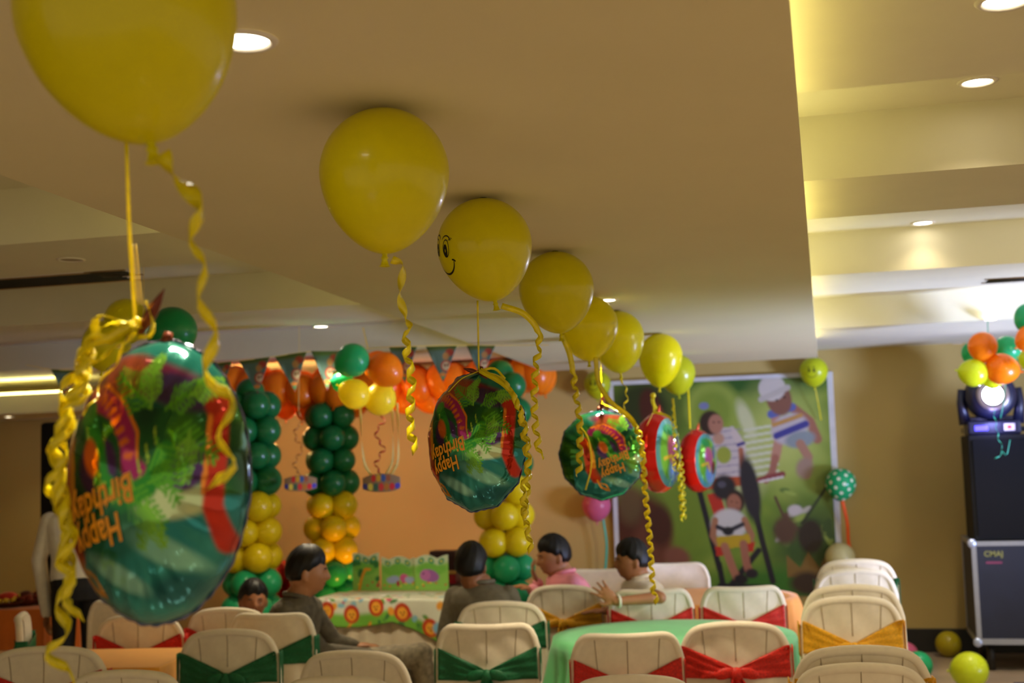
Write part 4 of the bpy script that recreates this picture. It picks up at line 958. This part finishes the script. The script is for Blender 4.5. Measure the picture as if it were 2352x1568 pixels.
solo(2178, 1472, 58, m_oliv, 'dark yellow balloon on the floor against the skirting', zc=10.6, ground=True, rot=-.3, grp=gf)
solo(2226, 1512, 82, m_lime, 'large lime balloon on the floor in front of the flight case', zc=9.2, ground=True, rot=.9, grp=gf)
solo(2078, 1445, 46, m_pink, 'pink balloon half hidden behind the chair stacks', zc=10.4, ground=True, rot=-.5, grp=gf, h=1.25)

# ------------------------------------------------------------------ stage gear on the right
def stage():
    Yc = 10.6
    a = atY(2232, 1245, Yc); zt = a.z; x0 = a.x; b = atY(2256, 1478, Yc); zb = b.z
    t = thing('flight_case', 'blue black flight case with aluminium edges at the right edge', 'flight case', (x0, Yc, zb-.12 if zb > .12 else 0))
    x1 = x0+1.05; y1 = Yc+.75
    m_al = mat('aluminium_edge', 'a8acb8', .35, metal=.75); m_case = mat('dark_blue_laminate', '171c30', .55, .12, 8)
    MB().box((x0, Yc, zb), (x1, y1, zt)).build('body', m_case, t, False)
    mb = MB(); e = .03
    for (X, Yy) in ((x0, Yc), (x1, Yc), (x0, y1), (x1, y1)): mb.box((X-.006 if X == x0 else X-e, Yy-.006 if Yy == Yc else Yy-e, zb), (X+e if X == x0 else X+.006, Yy+e if Yy == Yc else Yy+.006, zt))
    for Z in (zb, zt):
        za, zz = (Z-.006, Z+e*1.3) if Z == zb else (Z-e, Z+.006)
        mb.box((x0-.006, Yc-.006, za), (x1+.006, Yc+e, zz)); mb.box((x0-.006, y1-e, za), (x1+.006, y1+.006, zz)); mb.box((x0-.006, Yc, za), (x0+e, y1, zz)); mb.box((x1-e, Yc, za), (x1+.006, y1, zz))
    mb.build('edging', m_al, t, False)
    for X in (x0, x1):
        for Z in (zb+.01, zt-.01): MB().ell((X, Yc, Z), (.036, .016, .036), 14).build('corner', mat('steel_corner', 'b8c4e0', .3, metal=.6), t)
    for X in (x0+.1, x1-.1):
        for Yy in (Yc+.1, y1-.1): MB().lathe([(.0005, 0), (.03, 0), (.03, max(.02, zb-.006)), (.0005, max(.02, zb-.006))], 12, (X, Yy, 0)).build('castor', m_black, t)
    for k, (txt, c_, dz) in enumerate((('CMAJ', '84844c', -.10), ('', 'a04070', -.16))):
        cp = atY(2282, 1272, Yc-.002)
        if txt:
            TV, TF = text_mesh(txt, .06); mesh('marking', [(cp.x+v.x, Yc-.003, cp.z+v.y) for v in TV], TF, mat('yellow_marking', c_, .5), t, False)
        else: MB().box((cp.x-.06, Yc-.004, cp.z-.075), (cp.x+.06, Yc-.001, cp.z-.058)).build('marking', mat('pink_marking', '7c3458', .5), t, False)
    # black speaker tower on the case
    s0 = atY(2214, 1000, Yc+.05); s1 = atY(2228, 1235, Yc+.05)
    t2 = thing('loudspeaker', 'tall black loudspeaker cabinet standing on the flight case', 'loudspeaker', (s0.x, Yc+.05, zt+.006))
    m_sp = mat('black_speaker_paint', '121214', .6, .15, 12, spec=.2)
    MB().box((s0.x+.03, Yc+.05, zt+.006), (s0.x+.85, Yc+.6, s0.z)).build('cabinet', m_sp, t2, False, bevel=.01)
    mb = MB().box((s0.x+.06, Yc+.035, zt+.04), (s0.x+.82, Yc+.05, s0.z-.04)); mb.build('grille', mat('speaker_mesh', '0c0c10', .7, .3, 200, spec=.15), t2, False)
    # moving head lamp
    q = atY(2276, 908, Yc+.2); bz = s0.z; t3 = thing('moving_head_lamp', 'moving head stage lamp with glaring white lens on the loudspeaker', 'stage lamp', (q.x, Yc+.25, bz))
    m_mh = mat('lamp_housing', '1c1e38', .35, .1, 10)
    MB().box((q.x-.2, Yc+.1, bz), (q.x+.2, Yc+.45, bz+.11)).build('base', m_mh, t3, False, bevel=.015)
    for sx in (-1, 1):
        MB().tube([(q.x+sx*.2, Yc+.27, bz+.09), (q.x+sx*.225, Yc+.27, q.z-.05), (q.x+sx*.215, Yc+.27, q.z+.06)], [.05, .035, .03], 12).build('yoke_arm', m_mh, t3)
        MB().box((q.x+sx*.2-.04, Yc+.12, bz+.02), (q.x+sx*.25+.01, Yc+.2, bz+.06)).build('handle', m_sp, t3, False, bevel=.006)
    MB().box((q.x-.2, Yc+.25, bz+.11), (q.x+.2, Yc+.30, bz+.15)).build('yoke', m_mh, t3, False, bevel=.01)
    hb = MB(); 
    prof = [(.06, -.12), (.15, -.12), (.19, -.05), (.2, .08), (.19, .2), (.13, .27), (.0005, .27)]
    hb.lathe(prof, 32); hb.xf(Matrix.Translation((q.x, Yc+.2, q.z)) @ Matrix.Rotation(-PI/2, 4, 'X')); hb.build('head', m_mh, t3)
    rg = MB(); rg.lathe([(.09, -.122), (.12, -.13), (.125, -.122)], 32); rg.xf(Matrix.Translation((q.x, Yc+.2, q.z)) @ Matrix.Rotation(-PI/2, 4, 'X')); rg.build('bezel', mat('lamp_bezel', '8a7c78', .3, metal=.6), t3)
    ln = MB(); ln.lathe([(.0005, -.135), (.05, -.133), (.078, -.122)], 32); ln.xf(Matrix.Translation((q.x, Yc+.2, q.z)) @ Matrix.Rotation(-PI/2, 4, 'X')); ln.build('lens', mat('stage_lens', 'ffffff', .2, emit='e8f0ff', es=25), t3)
    MB().box((q.x-.15, Yc+.094, bz+.035), (q.x-.05, Yc+.1, bz+.075)).build('display', mat('blue_display', '4038c0', .3, emit='5048ff', es=2.5), t3, False)
    MB().box((q.x+.07, Yc+.094, bz+.03), (q.x+.15, Yc+.1, bz+.085)).build('sticker', mat('white_sticker', 'e8d8d8', .5), t3, False)
    MB().box((q.x+.095, Yc+.092, bz+.045), (q.x+.125, Yc+.0945, bz+.07)).build('sticker_mark', mat('red_sticker', 'd83030', .5), t3, False)
    light('SPOT', Vector((q.x, Yc+.03, q.z)), 60, (.75, .82, 1), parent=t3, target=Vector((.3, 0, 1.0)), spot_size=1.0, spot_blend=.8, shadow_soft_size=.08)
    light('POINT', Vector((q.x, Yc-.05, bz+.1)), 2.5, (.35, .35, 1), parent=t3, shadow_soft_size=.05)
    # low platform with rug
    c0 = atZ(2262, 1500, 0)
    t4 = thing('stage_platform', 'low glossy blue grey platform at the lower right corner', 'platform', (c0.x+1.2, 9.6, 0))
    MB().box((c0.x-.0, 8.0, 0), (c0.x+2.4, 9.85, .055)).build('deck', mat('platform_gloss', '2c2c50', .1, .2, 5), t4, False, bevel=.006)
    rg = MB(); rg.grid(lambda u, v: (c0.x+.16+.25*(1-v)*0+.03*math.sin(v*9)+2.0*u-.22*v*0, 8.1+1.7*v, .066+.006*math.sin(u*14+v*5)), 30, 30)
    o = rg.build('rug', mat('pale_rug', 'c8bcae', .95, .1, 20, bump=.3), None); o.modifiers.new('s', 'SOLIDIFY').thickness = .008
    tag(o, 'pale rug lying on the low platform in the lower right corner', 'rug')
stage()
# tall dark speaker behind the standing man at the far left
p0 = at(125, 970, 10.5)
t = thing('loudspeaker', 'narrow black loudspeaker column mostly hidden behind ribbons at the left', 'loudspeaker', (p0.x, p0.y, 0))
MB().box((-.06, -.12, .03), (.09, .12, p0.z)).build('cabinet', mat('black_speaker_paint', '121214', .6, .15, 12, spec=.2), t, False, True, .03)
MB().box((-.14, -.18, 0), (.16, .18, .03)).build('base', m_black, t, False, True, .004)
#PEOPLE#
# ------------------------------------------------------------------ people
m_skin = mat('brown_skin', 'a87048', .5, .05, 20); m_skin2 = mat('deep_brown_skin', '905a36', .5, .05, 20); m_hair = mat('black_hair', '0c0908', .5, .3, 60, spec=.35, stretch=(1, 1, .2))
def union(mb, vox, name, m_, parent, sm=4):
    o = mb.build('tmp', None); r = o.modifiers.new('r', 'REMESH'); r.mode = 'VOXEL'; r.voxel_size = vox; r.use_smooth_shade = True
    s = o.modifiers.new('s', 'SMOOTH'); s.iterations = sm; s.factor = .5
    me = bpy.data.meshes.new_from_object(o.evaluated_get(bpy.context.evaluated_depsgraph_get())); old = o.data; bpy.data.objects.remove(o); bpy.data.meshes.remove(old)
    me.name = name; me.materials.clear(); me.materials.append(m_); me.polygons.foreach_set('use_smooth', [True]*len(me.polygons))
    q = bpy.data.objects.new(name, me); COL.objects.link(q); setpar(q, parent, False); return q
def limb(mb, pts, rad):
    P = []; R = []
    for i in range(len(pts)-1):
        for k in range(5): P.append(pts[i].lerp(pts[i+1], k/5)); R.append(rad[i]*(1-k/5)+rad[i+1]*k/5)
    P.append(pts[-1]); R.append(rad[-1]); mb.tube(P, R, 12)
    for p, r in zip(pts, rad): mb.ell(p, (r, r, r), 12)
def loft(mb, secs, rt, fw, n=24):
    V = []; Fc = []
    for c, a, b in secs:
        for k in range(n):
            t = 2*PI*k/n; ct, st = math.cos(t), math.sin(t); V.append(c+rt*a*math.copysign(abs(ct)**.85, ct)+fw*b*math.copysign(abs(st)**.85, st))
    for i in range(len(secs)-1):
        for k in range(n): Fc.append((i*n+k, i*n+(k+1) % n, (i+1)*n+(k+1) % n, (i+1)*n+k))
    Fc += [tuple(range(n-1, -1, -1)), tuple((len(secs)-1)*n+k for k in range(n))]; mb.add(V, Fc)
def hand(mb, wr, d, up, s=1., spread=.25, curl=.5):
    d = d.normalized(); n = (up-d*up.dot(d)).normalized(); b = d.cross(n)
    M = Matrix((d, b, n)).transposed(); mb.ell(wr+d*.045*s, (.05*s, .042*s, .016*s), 12, M)
    for k, L in enumerate((.068, .078, .074, .058)):
        o = (k-1.5); p0 = wr+d*.078*s+b*o*.020*s; dd = (d+b*o*spread*.45).normalized(); q1 = p0+dd*L*.45*s-n*curl*.012*s; q2 = q1+(dd-n*curl*.9).normalized()*L*.32*s; q3 = q2+(dd-n*curl*1.8).normalized()*L*.25*s
        limb(mb, [p0-d*.01, q1, q2, q3], [.0092*s, .0088*s, .008*s, .0068*s])
    p0 = wr+d*.02*s-b*.03*s; q1 = p0+(d*.6-b*.8).normalized()*.035*s; q2 = q1+(d*.9-b*.35-n*curl*.3).normalized()*.03*s; limb(mb, [p0, q1, q2], [.014*s, .0105*s, .0085*s])
def g2(x, y, sx, sy): return math.exp(-(x/sx)**2-(y/sy)**2)
def head_r(d):   # d unit in head space: x right, y forward, z up
    x, y, z = d; a, b, c = .077, .098, .118
    if z < 0: a *= 1-.22*(-z)**1.3; b *= 1-.06*(-z)
    r = 1/math.sqrt((x/a)**2+(y/b)**2+(z/c)**2)
    if y > 0:
        u, v = x/max(.2, y), z/max(.2, y)
        r += .020*g2(u, v+.18, .14, .17)+.008*g2(u, v+.02, .10, .25)+.004*g2(abs(u)-.33, v-.24, .2, .08)-.009*g2(abs(u)-.36, v-.06, .16, .10)
        r += .006*g2(u, v+.52, .22, .06)+.006*g2(u, v+.64, .2, .06)-.004*g2(u, v+.58, .24, .025)+.010*g2(u, v+1.0, .25, .2)+.004*g2(abs(u)-.5, v+.25, .18, .2)
    return r
def head(mb, c, M, s):
    n, m2 = 56, 44; V = []; Fc = []
    for i in range(m2+1):
        p = PI*i/m2
        for k in range(n):
            a = 2*PI*k/n; d = Vector((math.sin(p)*math.cos(a), math.sin(p)*math.sin(a), math.cos(p))); V.append(c+M @ (d*head_r(d)*s))
    for i in range(m2):
        for k in range(n): Fc.append((i*n+k, (i+1)*n+k, (i+1)*n+(k+1) % n, i*n+(k+1) % n))
    mb.add(V, Fc)
    for sg in (-1, 1):
        mb.ell(c+M @ Vector((sg*.079*s, -.008*s, -.005*s)), (.009*s, .018*s, .031*s), 12, M @ Matrix.Rotation(sg*.35, 3, 'Z')); mb.ell(c+M @ Vector((sg*.077*s, -.004*s, -.026*s)), (.008*s, .010*s, .012*s), 8, M)
def hair(c, M, s, parent, long=0, seed=0, m_=None, fringe=.58):
    r_ = random.Random(seed); ph = [r_.uniform(0, 6) for _ in range(4)]; n, m2 = 72, 52; V = []; Fc = []
    for i in range(m2+1):
        p = PI*i/m2
        for k in range(n):
            a = 2*PI*k/n; d = Vector((math.sin(p)*math.cos(a), math.sin(p)*math.sin(a), math.cos(p)))
            fy = d.y; fr = fringe+.05*math.sin(9*a+ph[0])
            if fy > .5: th_ = fr
            elif fy > .12: th_ = .20+(fr-.20)*((fy-.12)/.38)
            elif fy > -.18: th_ = .20
            else: th_ = max(-.36-long, .20-(-.18-fy)*3.2)
            q = 1/(1+math.exp(-(d.z-th_)/.055)); e_ = min(1, max(0, (d.z-th_)/.3)); tk = (.004+.008*e_+.014*max(0, d.z)+.0012*math.sin(13*a+ph[1]+5*p)+.0014*math.sin(29*a+ph[2]+9*p))
            V.append(c+M @ (d*(head_r(d)*(1-.06*(1-q))+tk*q)*s))
    for i in range(m2):
        for k in range(n): Fc.append((i*n+k, (i+1)*n+k, (i+1)*n+(k+1) % n, i*n+(k+1) % n))
    return mesh('hair', V, Fc, m_ or m_hair, parent)
def face_bits(c, M, s, parent):
    for sg in (-1, 1):
        d = Vector((sg*.33, 1, .055)).normalized(); p = c+M @ (d*(head_r(d)-.006)*s)
        e = MB().ell(p, (.013*s, .009*s, .008*s), 12, M).build('eye', mat('eye_white', 'd8ccc0', .3), parent)
        MB().ell(p+M @ Vector((0, .0055*s, 0)), (.0058*s, .0045*s, .0062*s), 10, M).build('iris', mat('dark_iris', '120a06', .2), e)
        pts = []
        for k in range(7):
            u = .18+.32*k/6; d = Vector((sg*u, 1, .25+.05*math.sin(PI*k/6))).normalized(); pts.append(c+M @ (d*(head_r(d)+.001)*s))
        MB().tube(pts, [.0018*s, .003*s, .0036*s, .0036*s, .003*s, .0024*s, .001*s], 6).build('eyebrow', m_hair, parent)
    pts = []
    for k in range(9):
        u = -.22+.44*k/8; d = Vector((u, 1, -.565+.03*abs(u)*3)).normalized(); pts.append(c+M @ (d*(head_r(d)-.0008)*s))
    MB().tube(pts, [.0015*s]+[.0036*s]*7+[.0015*s], 6).build('lips', mat('lips', '7a3c30', .4), parent)
def basis(fw, up=Vector((0, 0, 1))):
    fw = fw.normalized(); rt = fw.cross(up).normalized(); return Matrix((rt, fw, rt.cross(fw))).transposed()
def person(label, base, hc, hdir, hs, tdir, neck, hip, sh_w, arms, legs, skin, shirt, trous, sleeve=1., tw=.17, td=.11, hup=None, hair_kw={}, shoe=None, collar=True, hand_kw={}):
    t = thing('person', label, 'person', base)
    T = basis(tdir); tr = T.col[0].copy(); tf = T.col[1].copy()
    HM = basis(hdir, hup or Vector((0, 0, 1)))
    body = MB(); head(body, hc, HM, hs); face_bits(hc, HM, hs, t)
    limb(body, [neck-Vector((0, 0, .06)), neck, hc-Vector((0, 0, .07*hs))-HM.col[1]*.02], [.075*hs, .062*hs, .058*hs])
    def torso(k, mb, top=True):
        ax = neck-hip; secs = []
        for f, a, b in ((0, .95, 1.05), (.12, 1.0, 1.05), (.35, .93, 1.0), (.6, 1.02, 1.05), (.8, 1.1, 1.05), (.9, 1.05, .9), (.965, .72, .7), (1.0, .42, .62)): secs.append((hip+ax*f, tw*a*k, td*b*k))
        loft(mb, secs, tr, tf)
    torso(.9, body)
    sh = {}; sm_ = MB(); torso(1.0, sm_)
    ax = (neck-hip).normalized()
    for sg, (el, wr, hd, hup_, on) in zip((-1, 1), arms):
        s0 = neck-ax*.075+tr*sg*sh_w
        limb(body, [s0, el, wr], [.047, .038, .026]); 
        hand(body, wr, hd, hup_, hs*.95, **hand_kw)
        if sleeve >= 1: limb(sm_, [s0, el, wr-(wr-el)*.04], [.066, .052, .040])
        else: e2 = s0.lerp(el, sleeve*1.3); limb(sm_, [s0, e2], [.066, .060])
    tm = MB(); loft(tm, [(hip-ax*.10, tw*.9, td*1.05), (hip-ax*.02, tw*1.0, td*1.15), (hip+ax*.06, tw*.97, td*1.1)], tr, tf)
    for sg, (kn, an) in zip((-1, 1), legs):
        h0 = hip+tr*sg*tw*.5-ax*.05; limb(body, [h0, kn, an], [.075, .052, .036]); limb(tm, [h0, kn, an-(an-kn)*.04], [.095, .072, .055])
        f = tf.copy(); f.z = 0; f.normalize()
        sm2 = MB(); limb(sm2, [an-Vector((0, 0, .03)), an+f*.10-Vector((0, 0, .05)), an+f*.17-Vector((0, 0, .052))], [.042, .036, .03]); sm2.build('shoe', mat('dark_shoe', '18120e', .35), t)
    union(body, .0065, 'body', skin, t, 3); s_ = union(sm_, .008, 'shirt', shirt, t, 5); union(tm, .009, 'trousers', trous, t, 5)
    if collar:
        c = neck+Vector((0, 0, .004)); R = .066*hs; pts = [c+tr*R*math.cos(a)+tf*R*math.sin(a)+Vector((0, 0, .012-.02*max(0, math.sin(a)))) for a in np.linspace(PI/2+.35, PI/2+2*PI-.35, 22)]
        MB().tube(pts, .014, 8).build('collar', shirt, s_)
    hair(hc, HM, hs*1.02, t, **hair_kw)
    return t
def hor(v): v = Vector(v); v.z = 0; return v.normalized()
RH = hor(RT); FH = hor(FW); Z_ = Vector((0, 0, 1))
m_wsh = mat('white_shirt', 'e8e0cc', .8, .06, 20, bump=.3, bscale=12); m_blk = mat('black_trousers', '0c0c12', .7); m_gsh = mat('grey_shirt', '6a6250', .8, .15, 30, bump=.3, bscale=14)
m_chk = mat('dark_grey_shirt', '5c5444', .8, .3, 25, bump=.35, bscale=14); m_jean = mat('faded_grey_trousers', '8c8068', .8, .35, 30, bump=.3, bscale=20); m_pk = mat('pink_shirt', 'e89098', .8, .08, 15, bump=.3, bscale=14)
m_wt = mat('white_tee', 'ece2d2', .8, .05, 15, bump=.3, bscale=14); m_drk = mat('dark_dress', '301c18', .8); m_navy = mat('navy_trousers', '20242e', .7)
# standing man, far left
zc = 8.75; hp = at(180, 1350, zc); hp.z = .98; nk = hp+Vector((0, 0, .52))-RH*.02; b0 = Vector((hp.x, hp.y, 0))
wl = at(108, 1412, zc); wr = nk+RH*.30-Z_*.62
person('standing person in white shirt and black trousers, mostly hidden by ribbons at the left', b0, nk+Z_*.155-FH*.0, (FH-RH*.5), 1.02, FH-RH*.35, nk, hp, .17,
       [(at(90, 1285, zc), wl, -Z_+FH*.1, -RH, 1), (wr+Z_*.28+RH*.03, wr, -Z_, RH, 1)],
       [(b0-RH*.10+Z_*.5, b0-RH*.10+Z_*.085), (b0+RH*.10+Z_*.5, b0+RH*.11+Z_*.085)], m_skin2, m_wsh, m_blk, tw=.185, td=.13, hand_kw=dict(curl=.8, spread=.1))
# girl
zc = 8.05; hc = at(582, 1382, zc); nk = hc-Z_*.15-RH*.01; hp = nk-Z_*.40; b0 = Vector((hp.x, hp.y, 0))
person('young girl with dark tied hair looking right, only her head above the chairs', b0, hc, (RH*.4-FH*1.2-Z_*.02), 1.05, RH-FH*.5, nk, hp, .12,
       [(nk-Z_*.26-FH*.14, hp+RH*.2+Z_*.06-FH*.1, RH, Z_, 1), (nk-Z_*.26+FH*.14, hp+RH*.2+Z_*.06+FH*.1, RH, Z_, 1)],
       [(hp+RH*.33-FH*.07, b0+RH*.33-FH*.07+Z_*.085), (hp+RH*.33+FH*.07, b0+RH*.33+FH*.07+Z_*.085)], m_skin2, mat('red_dress', '8a2420', .7), m_drk, sleeve=.5, tw=.13, td=.09, hair_kw=dict(long=.3, fringe=.60, seed=1), collar=False)
# man in dark shirt, profile right
zc = 7.35; hc = at(706, 1316, zc); nk = at(684, 1368, zc); hp = at(668, 1520, zc); hp.z = .60; b0 = Vector((hp.x, hp.y, 0))
person('seated man with thick black hair in dark grey shirt, facing right towards the cake table', b0, hc, (RH*1.0+FH*.12-Z_*.05), 1.16, RH-FH*.25, nk, hp, .165,
       [(at(745, 1492, zc-.12)+FH*.38, at(800, 1500, zc)+FH*.3, RH, Z_, 1), (at(742, 1496, zc-.16), at(850, 1504, zc-.1), RH-Z_*.15, Z_, 1)],
       [(at(968, 1502, zc+.1), at(985, 1640, zc+.1)), (at(940, 1545, zc+.25), Vector((0, 0, .09))+hor(at(945, 1560, zc+.25))*at(945, 1560, zc+.25).xy.length)], m_skin, m_chk, m_jean, tw=.19, td=.13, hair_kw=dict(fringe=.56, seed=2))
# man seen from behind
zc = 7.6; hc = at(1083, 1302, zc); nk = at(1106, 1340, zc); hp = nk-Z_*.52+FH*.0; b0 = Vector((hp.x, hp.y, 0))
person('seated man in grey shirt seen from behind, beside the right balloon column', b0, hc, (FH+RH*.25), 1.08, FH+RH*.2, nk, hp, .165,
       [(nk-RH*.23-Z_*.30-FH*.02, nk-RH*.10-Z_*.36+FH*.25, FH, Z_, 1), (nk+RH*.24-Z_*.30, nk+RH*.12-Z_*.36+FH*.25, FH, Z_, 1)],
       [(hp-RH*.12+FH*.42, b0-RH*.12+FH*.42+Z_*.085), (hp+RH*.12+FH*.42, b0+RH*.12+FH*.42+Z_*.085)], m_skin2, m_gsh, m_navy, tw=.185, td=.125, hair_kw=dict(seed=3, long=.06))
# boy in pink
zc = 8.5; hc = at(1272, 1280, zc); nk = at(1294, 1314, zc); hp = nk-Z_*.45+RH*.13; b0 = Vector((hp.x, hp.y, 0))
person('seated boy in pink shirt leaning left with a hand near his chin', b0, hc, (-RH*1.0-FH*.30-Z_*.12), 1.12, -RH-FH*.25, nk, hp, .13,
       [(at(1238, 1385, zc+.2), at(1235, 1338, zc+.15), -RH*.4+Z_*.9, -RH, 1), (at(1262, 1392, zc-.15), at(1222, 1352, zc-.22), -RH*.9+Z_*.25, Z_, 1)],
       [(hp-RH*.36+FH*.09, b0-RH*.36+FH*.09+Z_*.085), (hp-RH*.36-FH*.09, b0-RH*.36-FH*.09+Z_*.085)], m_skin, m_pk, m_navy, tw=.17, td=.135, hair_kw=dict(seed=4, fringe=.56), hand_kw=dict(curl=1.1, spread=.1))
# boy in white
zc = 7.95; hc = at(1452, 1290, zc); nk = at(1470, 1326, zc); hp = nk-Z_*.42+RH*.07; b0 = Vector((hp.x, hp.y, 0))
tb = person('seated boy in white shirt leaning his arm over the red sash chair, facing left', b0, hc, (-RH*1.0-FH*.12-Z_*.03), 1.05, -RH*.9-FH*.4, nk, hp, .125,
       [(at(1435, 1400, zc+.1), at(1390, 1402, zc), -RH, Z_, 1), (at(1516, 1372, 7.5), at(1413, 1381, 7.42), (-RH*.8+Z_*.7), (FH*-1+Z_*.2), 1)],
       [(hp-RH*.34+FH*.09, b0-RH*.34+FH*.09+Z_*.085), (hp-RH*.34-FH*.07, b0-RH*.34-FH*.07+Z_*.085)], m_skin, m_wt, m_navy, sleeve=.5, tw=.15, td=.12, hair_kw=dict(seed=5, fringe=.54), hand_kw=dict(curl=.2, spread=.5))
a, b = at(1413, 1381, 7.42), at(1516, 1372, 7.5); d = (b-a).normalized(); e1 = d.orthogonal().normalized(); e2 = d.cross(e1); c = a+d*.02
MB().tube([c+(e1*math.cos(k)+e2*math.sin(k))*.034 for k in np.linspace(0, 2*PI, 25)], .008, 8, False).build('wristband', mat('white_band', 'e8e4d8', .5), tb)
